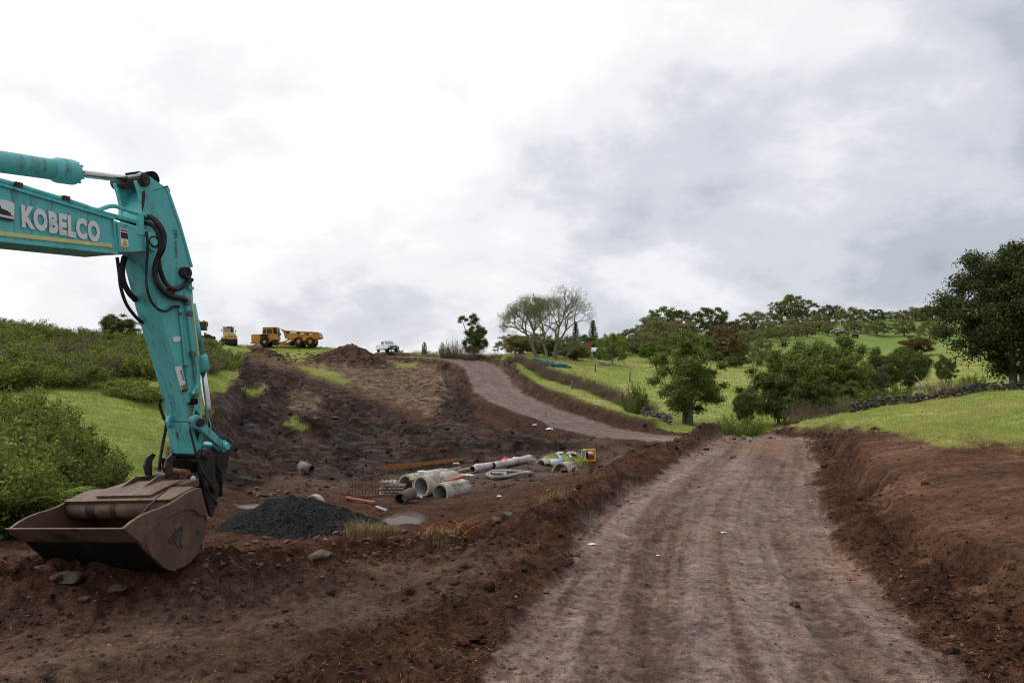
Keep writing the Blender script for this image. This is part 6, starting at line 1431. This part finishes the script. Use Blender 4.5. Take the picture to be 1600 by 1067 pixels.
rock(521,655,17,'tan','square tan block on the dark far slope',40); rock(474,652,10,'tan','small tan stone left of the square block',40); rock(492,655,9,'tan','small tan stone next to the square block',40)
rock(400,549,22,'grey','dark boulder at the edge of the hilltop grass',80); rock(390,546,14,'grey','boulder left of the hilltop boulder',80)
rock(1232,664,20,'tan','tan clod rock at the far end of the road',30); rock(1246,662,14,'tan','smaller tan rock at the far end of the road',30); rock(1215,668,12,'tan','low tan stone where the road meets the grass',30)
rock(858,768,12,'tan','tan stone on the berm above the grass tuft',18)
NR = [(318,890,16),(345,884,20),(330,912,14),(360,880,13),(392,862,15),(405,888,11),(430,858,18),(446,846,15),(470,842,13),(493,840,17),(508,846,12),(524,836,16),(540,838,18),(548,828,14),(560,842,12),(578,846,14),(450,880,12),(470,892,9),(540,880,12),(556,872,10),(590,868,12),(620,858,10),(280,920,16),(296,928,14),(268,930,10),(300,915,12),(640,850,9),(420,842,16),(400,848,14),(380,852,13),(565,812,12),(660,846,12),(690,842,10),(712,838,9),(610,842,16),(632,834,14),(150,946,10),(40,940,12),(30,955,9),(230,930,12),(340,858,14),(352,846,12),(600,880,9),(505,902,10),(528,894,8),(1490,905,9),(1450,925,12),(1425,945,14),(1500,1010,10),(1520,1028,12),(1462,985,10),(1412,906,11)]
for j, (x, y, w) in enumerate(NR): rock(x+rng.normal(0, 3), y+rng.normal(0, 2), w, ('red', 'tan', 'red', 'grey')[j % 4], 'loose stone in the rubble between the bucket and the road' if x < 1000 else 'loose stone in the soil along the right cut', 6, 'loose rubble stones' if x < 1000 else 'stones along the right cut')
for j in range(95):
    t_ = rng.random(); x = 300+t_*430+rng.normal(0, 8); y = 888-t_*36+rng.normal(0, 13); rock(x, y, 4.5+6*rng.random()**2+(rng.random() < .08)*8, ('red', 'tan', 'red', 'grey', 'tan')[j % 5], 'loose stone in the rubble between the bucket and the road', 6, 'loose rubble stones')
# collapsed rubble on the far side of the pit floor and the stone spill on the hill
for j in range(26):
    x, y = 408+rng.normal(0, 16), 774+rng.normal(0, 5); rock(x, y, rng.uniform(7, 15), ('grey', 'tan')[j % 2], 'broken stone in the small rubble pile behind the gravel heap', 18, 'small rubble pile')
for j in range(150):
    t_ = rng.random(); x = 425+t_*190+rng.normal(0, 8); y = 557+t_*16+rng.normal(0, 4); rock(x, y, rng.uniform(3, 8.5), ('grey', 'grey', 'tan')[j % 3], 'stone in the rubble spill below the yellow dump truck', 84, 'rubble spill on the hill', hz=.8)
# --- clods: too many to count
def ico_variants(n, sub):
    out = []
    for s in range(n):
        bm = bmesh.new(); bmesh.ops.create_icosphere(bm, subdivisions=sub, radius=.5); rg = np.random.default_rng(600+s+50*sub)
        v = np.array([x.co[:] for x in bm.verts]); v *= (1+rg.normal(0, .24 if sub == 1 else .13, (len(v), 1))); f = np.array([[y.index for y in x.verts] for x in bm.faces]); out.append((v, f)); bm.free()
    return out
IV = {1: ico_variants(6, 1), 2: ico_variants(5, 2)}
def scatter_lumps(name, pos, size, tint, sub, label, flat=.7):
    n = len(pos); Vs, Fs, Cs = [], [], []; base = 0; var = rng.integers(0, len(IV[sub]), n)
    for k, (v, f) in enumerate(IV[sub]):
        I = np.where(var == k)[0]
        if not len(I): continue
        m_ = len(I); a = rng.uniform(0, 6.28, m_); c, s = np.cos(a), np.sin(a); sc = size[I][:, None]*np.stack([rng.uniform(.75, 1.35, m_), rng.uniform(.75, 1.2, m_), rng.uniform(.6, 1.0, m_)*flat/.8], 1)
        q = v[None]*sc[:, None, :]; x = q[..., 0]*c[:, None]-q[..., 1]*s[:, None]; y = q[..., 0]*s[:, None]+q[..., 1]*c[:, None]
        q = np.stack([x, y, q[..., 2]], -1)+pos[I][:, None, :]; Vs.append(q.reshape(-1, 3)); Fs.append((f[None]+(np.arange(m_)*len(v))[:, None, None]+base).reshape(-1, 3)); Cs.append(np.repeat(tint[I], len(v), 0)); base += m_*len(v)
    me = np_mesh(name, np.concatenate(Vs), np.concatenate(Fs), False); cc = np.concatenate(Cs); a = me.attributes.new('tint', 'FLOAT_COLOR', 'POINT'); a.data.foreach_set('color', np.concatenate([cc, np.ones((len(cc), 1))], 1).astype(np.float32).ravel())
    o = mesh_obj(name, me, earth); return tag(o, label, None, None, 'stuff')
Wt = np.clip(.30*(1-G)*(1-ROAD)+1.3*np.clip(rough, 0, 1)+1.3*LOOSE-.16*TRACK*(1-np.clip(rough, 0, 1))-.2*BANKR+.02*ROAD, 0, 2)*(1-G)*(1-FLAT)
Wt += .35*np.exp(-((rdist-.1)/.3)**2)*(YY < 46)
def sample(n, y0, y1, power=.0, W_=None, umax=.70):
    """ground points spread evenly over the picture rather than over the land"""
    out = []; tot = 0
    while tot < n:
        m_ = n*4; u = rng.uniform(-umax, umax, m_); t = rng.random(m_); Y = 1/(1/y0+(1/y1-1/y0)*t) if power == 0 else y0*(y1/y0)**t
        w = bilin(ug, yg, W_, u, Y); k = rng.random(m_) < w; out.append(np.stack([u[k]*Y[k], Y[k]], 1)); tot += k.sum()
    return np.concatenate(out)[:n]
def lumps(n, y0, y1, smed, ssig, sub, label, cap, power=0):
    q = sample(n, y0, y1, power, Wt); z = gza(q[:, 0], q[:, 1]); size = np.minimum(smed*np.exp(rng.normal(0, ssig, n))*(q[:, 1]/10)**.35, cap)
    t3 = np.stack([bilin(ug, yg, col[..., c], q[:, 0]/q[:, 1], q[:, 1]) for c in range(3)], 1)*rng.uniform(.75, 1.35, (n, 1)); r_ = rng.random(n)+(size > .06)*.05*(rng.random(n) < .85)
    t3[r_ < .045] = np.array([.21, .16, .115])*rng.uniform(.7, 1.3, ((r_ < .045).sum(), 1)); k = (r_ > .96) & (size < .06); t3[k] = np.array([.17, .085, .05])*rng.uniform(.7, 1.2, (k.sum(), 1))
    scatter_lumps('soil_clods', np.stack([q[:, 0], q[:, 1], z+size*.12], 1), size, t3, sub, label)
lumps(20000, 5.2, 30, .017, .6, 1, 'loose crumbs of red brown earth in the foreground', .12)
lumps(1500, 5.5, 40, .050, .5, 2, 'larger clods of earth on the berm and banks', .22)
lumps(3600, 28, 115, .055, .55, 1, 'clods and stones scattered over the far slopes', .5, 1)
# --- straw and root litter on the soil
straw_m = simple('straw', (.24, .165, .09), .9, 0, .3, 3, obj=False); orange_s = simple('rust_straw', (.33, .13, .03), .9, 0, .25, 3, obj=False)
def blades(name, pos, hgt, wid, lean, mat, label, horiz=False):
    n = len(pos); a = rng.uniform(0, 6.28, n); d = np.stack([np.cos(a), np.sin(a), np.zeros(n)], 1); b = np.stack([-np.sin(a), np.cos(a), np.zeros(n)], 1)
    tip = pos+d*(lean*hgt)[:, None]+np.array([0, 0, 1.])*(hgt*(.12 if horiz else 1))[:, None]; mid = pos+d*(lean*hgt*.35)[:, None]+np.array([0, 0, 1.])*(hgt*(.1 if horiz else .6))[:, None]
    v = np.stack([pos-b*wid[:, None], pos+b*wid[:, None], mid+b*wid[:, None]*.7, tip, mid-b*wid[:, None]*.7], 1).reshape(-1, 3); i = np.arange(n)*5
    f = np.concatenate([np.stack([i, i+1, i+2, i+4], 1), np.stack([i+4, i+2, i+3, i+3], 1)])
    me = bpy.data.meshes.new(name); tri = np.concatenate([np.stack([i, i+1, i+2], 1), np.stack([i, i+2, i+4], 1), np.stack([i+4, i+2, i+3], 1)]); me = np_mesh(name, v, tri, False)
    o = mesh_obj(name, me, mat); return tag(o, label, None, None, 'stuff')
q = sample(2600, 6, 40, 0, np.clip(Wt, 0, 1)*(1-.6*BANKR)); z = gza(q[:, 0], q[:, 1]); blades('straw_litter', np.stack([q[:, 0], q[:, 1], z+.012], 1), rng.uniform(.04, .16, 2600), rng.uniform(.002, .005, 2600), rng.uniform(.8, 1.3, 2600), straw_m, 'bits of straw and root in the churned earth', True)
def tuft(px, py, n, rad, h, mat, lab, ymin, cat='grass tuft', lean=.8, wid=.004):
    c = pick(px, py, ymin); r_ = rad*np.sqrt(rng.random(n)); a = rng.uniform(0, 6.28, n); x = c.x+r_*np.cos(a); y = c.y+r_*np.sin(a)*.7; p = np.stack([x, y, gza(x, y)-.01], 1)
    o = blades('grass_tuft', p, rng.uniform(.4, 1, n)*h, np.full(n, wid), rng.uniform(.1, lean, n), mat, lab); del o['kind']; tag(o, lab, cat); return o
tuft(588,836,650,.52,.30,straw_m,'big tuft of dry straw at the right foot of the gravel heap',10,lean=2.4); tuft(566,842,320,.40,.45,straw_m,'smaller dry straw tuft left of the big one',10,lean=1.4)
tuft(690,832,60,.5,.22,orange_s,'rust orange stalks right of the puddle',12,lean=4.5,wid=.007); tuft(678,848,120,.22,.20,straw_m,'pale tuft on the bank below the puddle',10)
gyel = leaf_mat('tuft_yellow_green', (.22,.20,.07), (.30,.26,.11), (.36,.33,.15))
tuft(858,795,420,.32,.24,gyel,'yellow green grass tuft on the berm slope',15); tuft(846,806,160,.3,.2,straw_m,'dry grass beside the tuft on the berm slope',15); tuft(930,748,100,.3,.25,straw_m,'dry roots hanging on the berm top',18); tuft(700,836,90,.18,.16,gyel,'small yellow tuft near the orange stalks',12)
# --- grass: blades over the paddocks and the hillside
gmat = leaf_mat('grass_blades', (.29,.36,.072), (.48,.46,.145), (.62,.54,.24), trans=.5)
gmat2 = leaf_mat('hill_grass_blades', (.22,.29,.06), (.34,.35,.10), (.44,.42,.17), trans=.5)
Gr = G*(UU > .28)*(YY < 62)*(YY > 14); q = sample(80000, 15, 60, 0, Gr, .74); n = len(q); z = gza(q[:, 0], q[:, 1]); sc = (q[:, 1]/20)**.6
blades('paddock_grass', np.stack([q[:, 0], q[:, 1], z-.01], 1), rng.uniform(.03, .10, n)*sc*(.7+.6*(fbm(q[:, 0]*.5, q[:, 1]*.5, 3)+.5)), .005*sc*rng.uniform(.7, 1.3, n), rng.uniform(.1, .9, n), gmat, 'short green and straw coloured grass of the right paddock')
Gl = G*(UU < -.2)*(YY < 90)*(YY > 17); q = sample(52000, 18, 88, 0, Gl, .72); n = len(q); z = gza(q[:, 0], q[:, 1]); sc = (q[:, 1]/22)**.75
blades('hillside_grass', np.stack([q[:, 0], q[:, 1], z-.01], 1), rng.uniform(.03, .11, n)*sc, .0055*sc*rng.uniform(.7, 1.3, n), rng.uniform(.1, .9, n), gmat2, 'short green grass of the left hillside')
Gf = G*(YY > 40)*(YY < 175)*(UU > -.35)*(UU < .62); q = sample(45000, 42, 170, 1, Gf, .62); n = len(q); z = gza(q[:, 0], q[:, 1]); sc = (q[:, 1]/40)
blades('field_grass', np.stack([q[:, 0], q[:, 1], z-.01], 1), rng.uniform(.06, .15, n)*sc**.6, .012*sc*rng.uniform(.7, 1.3, n), rng.uniform(.2, 1.0, n), gmat, 'grass of the paddock beyond the gully')
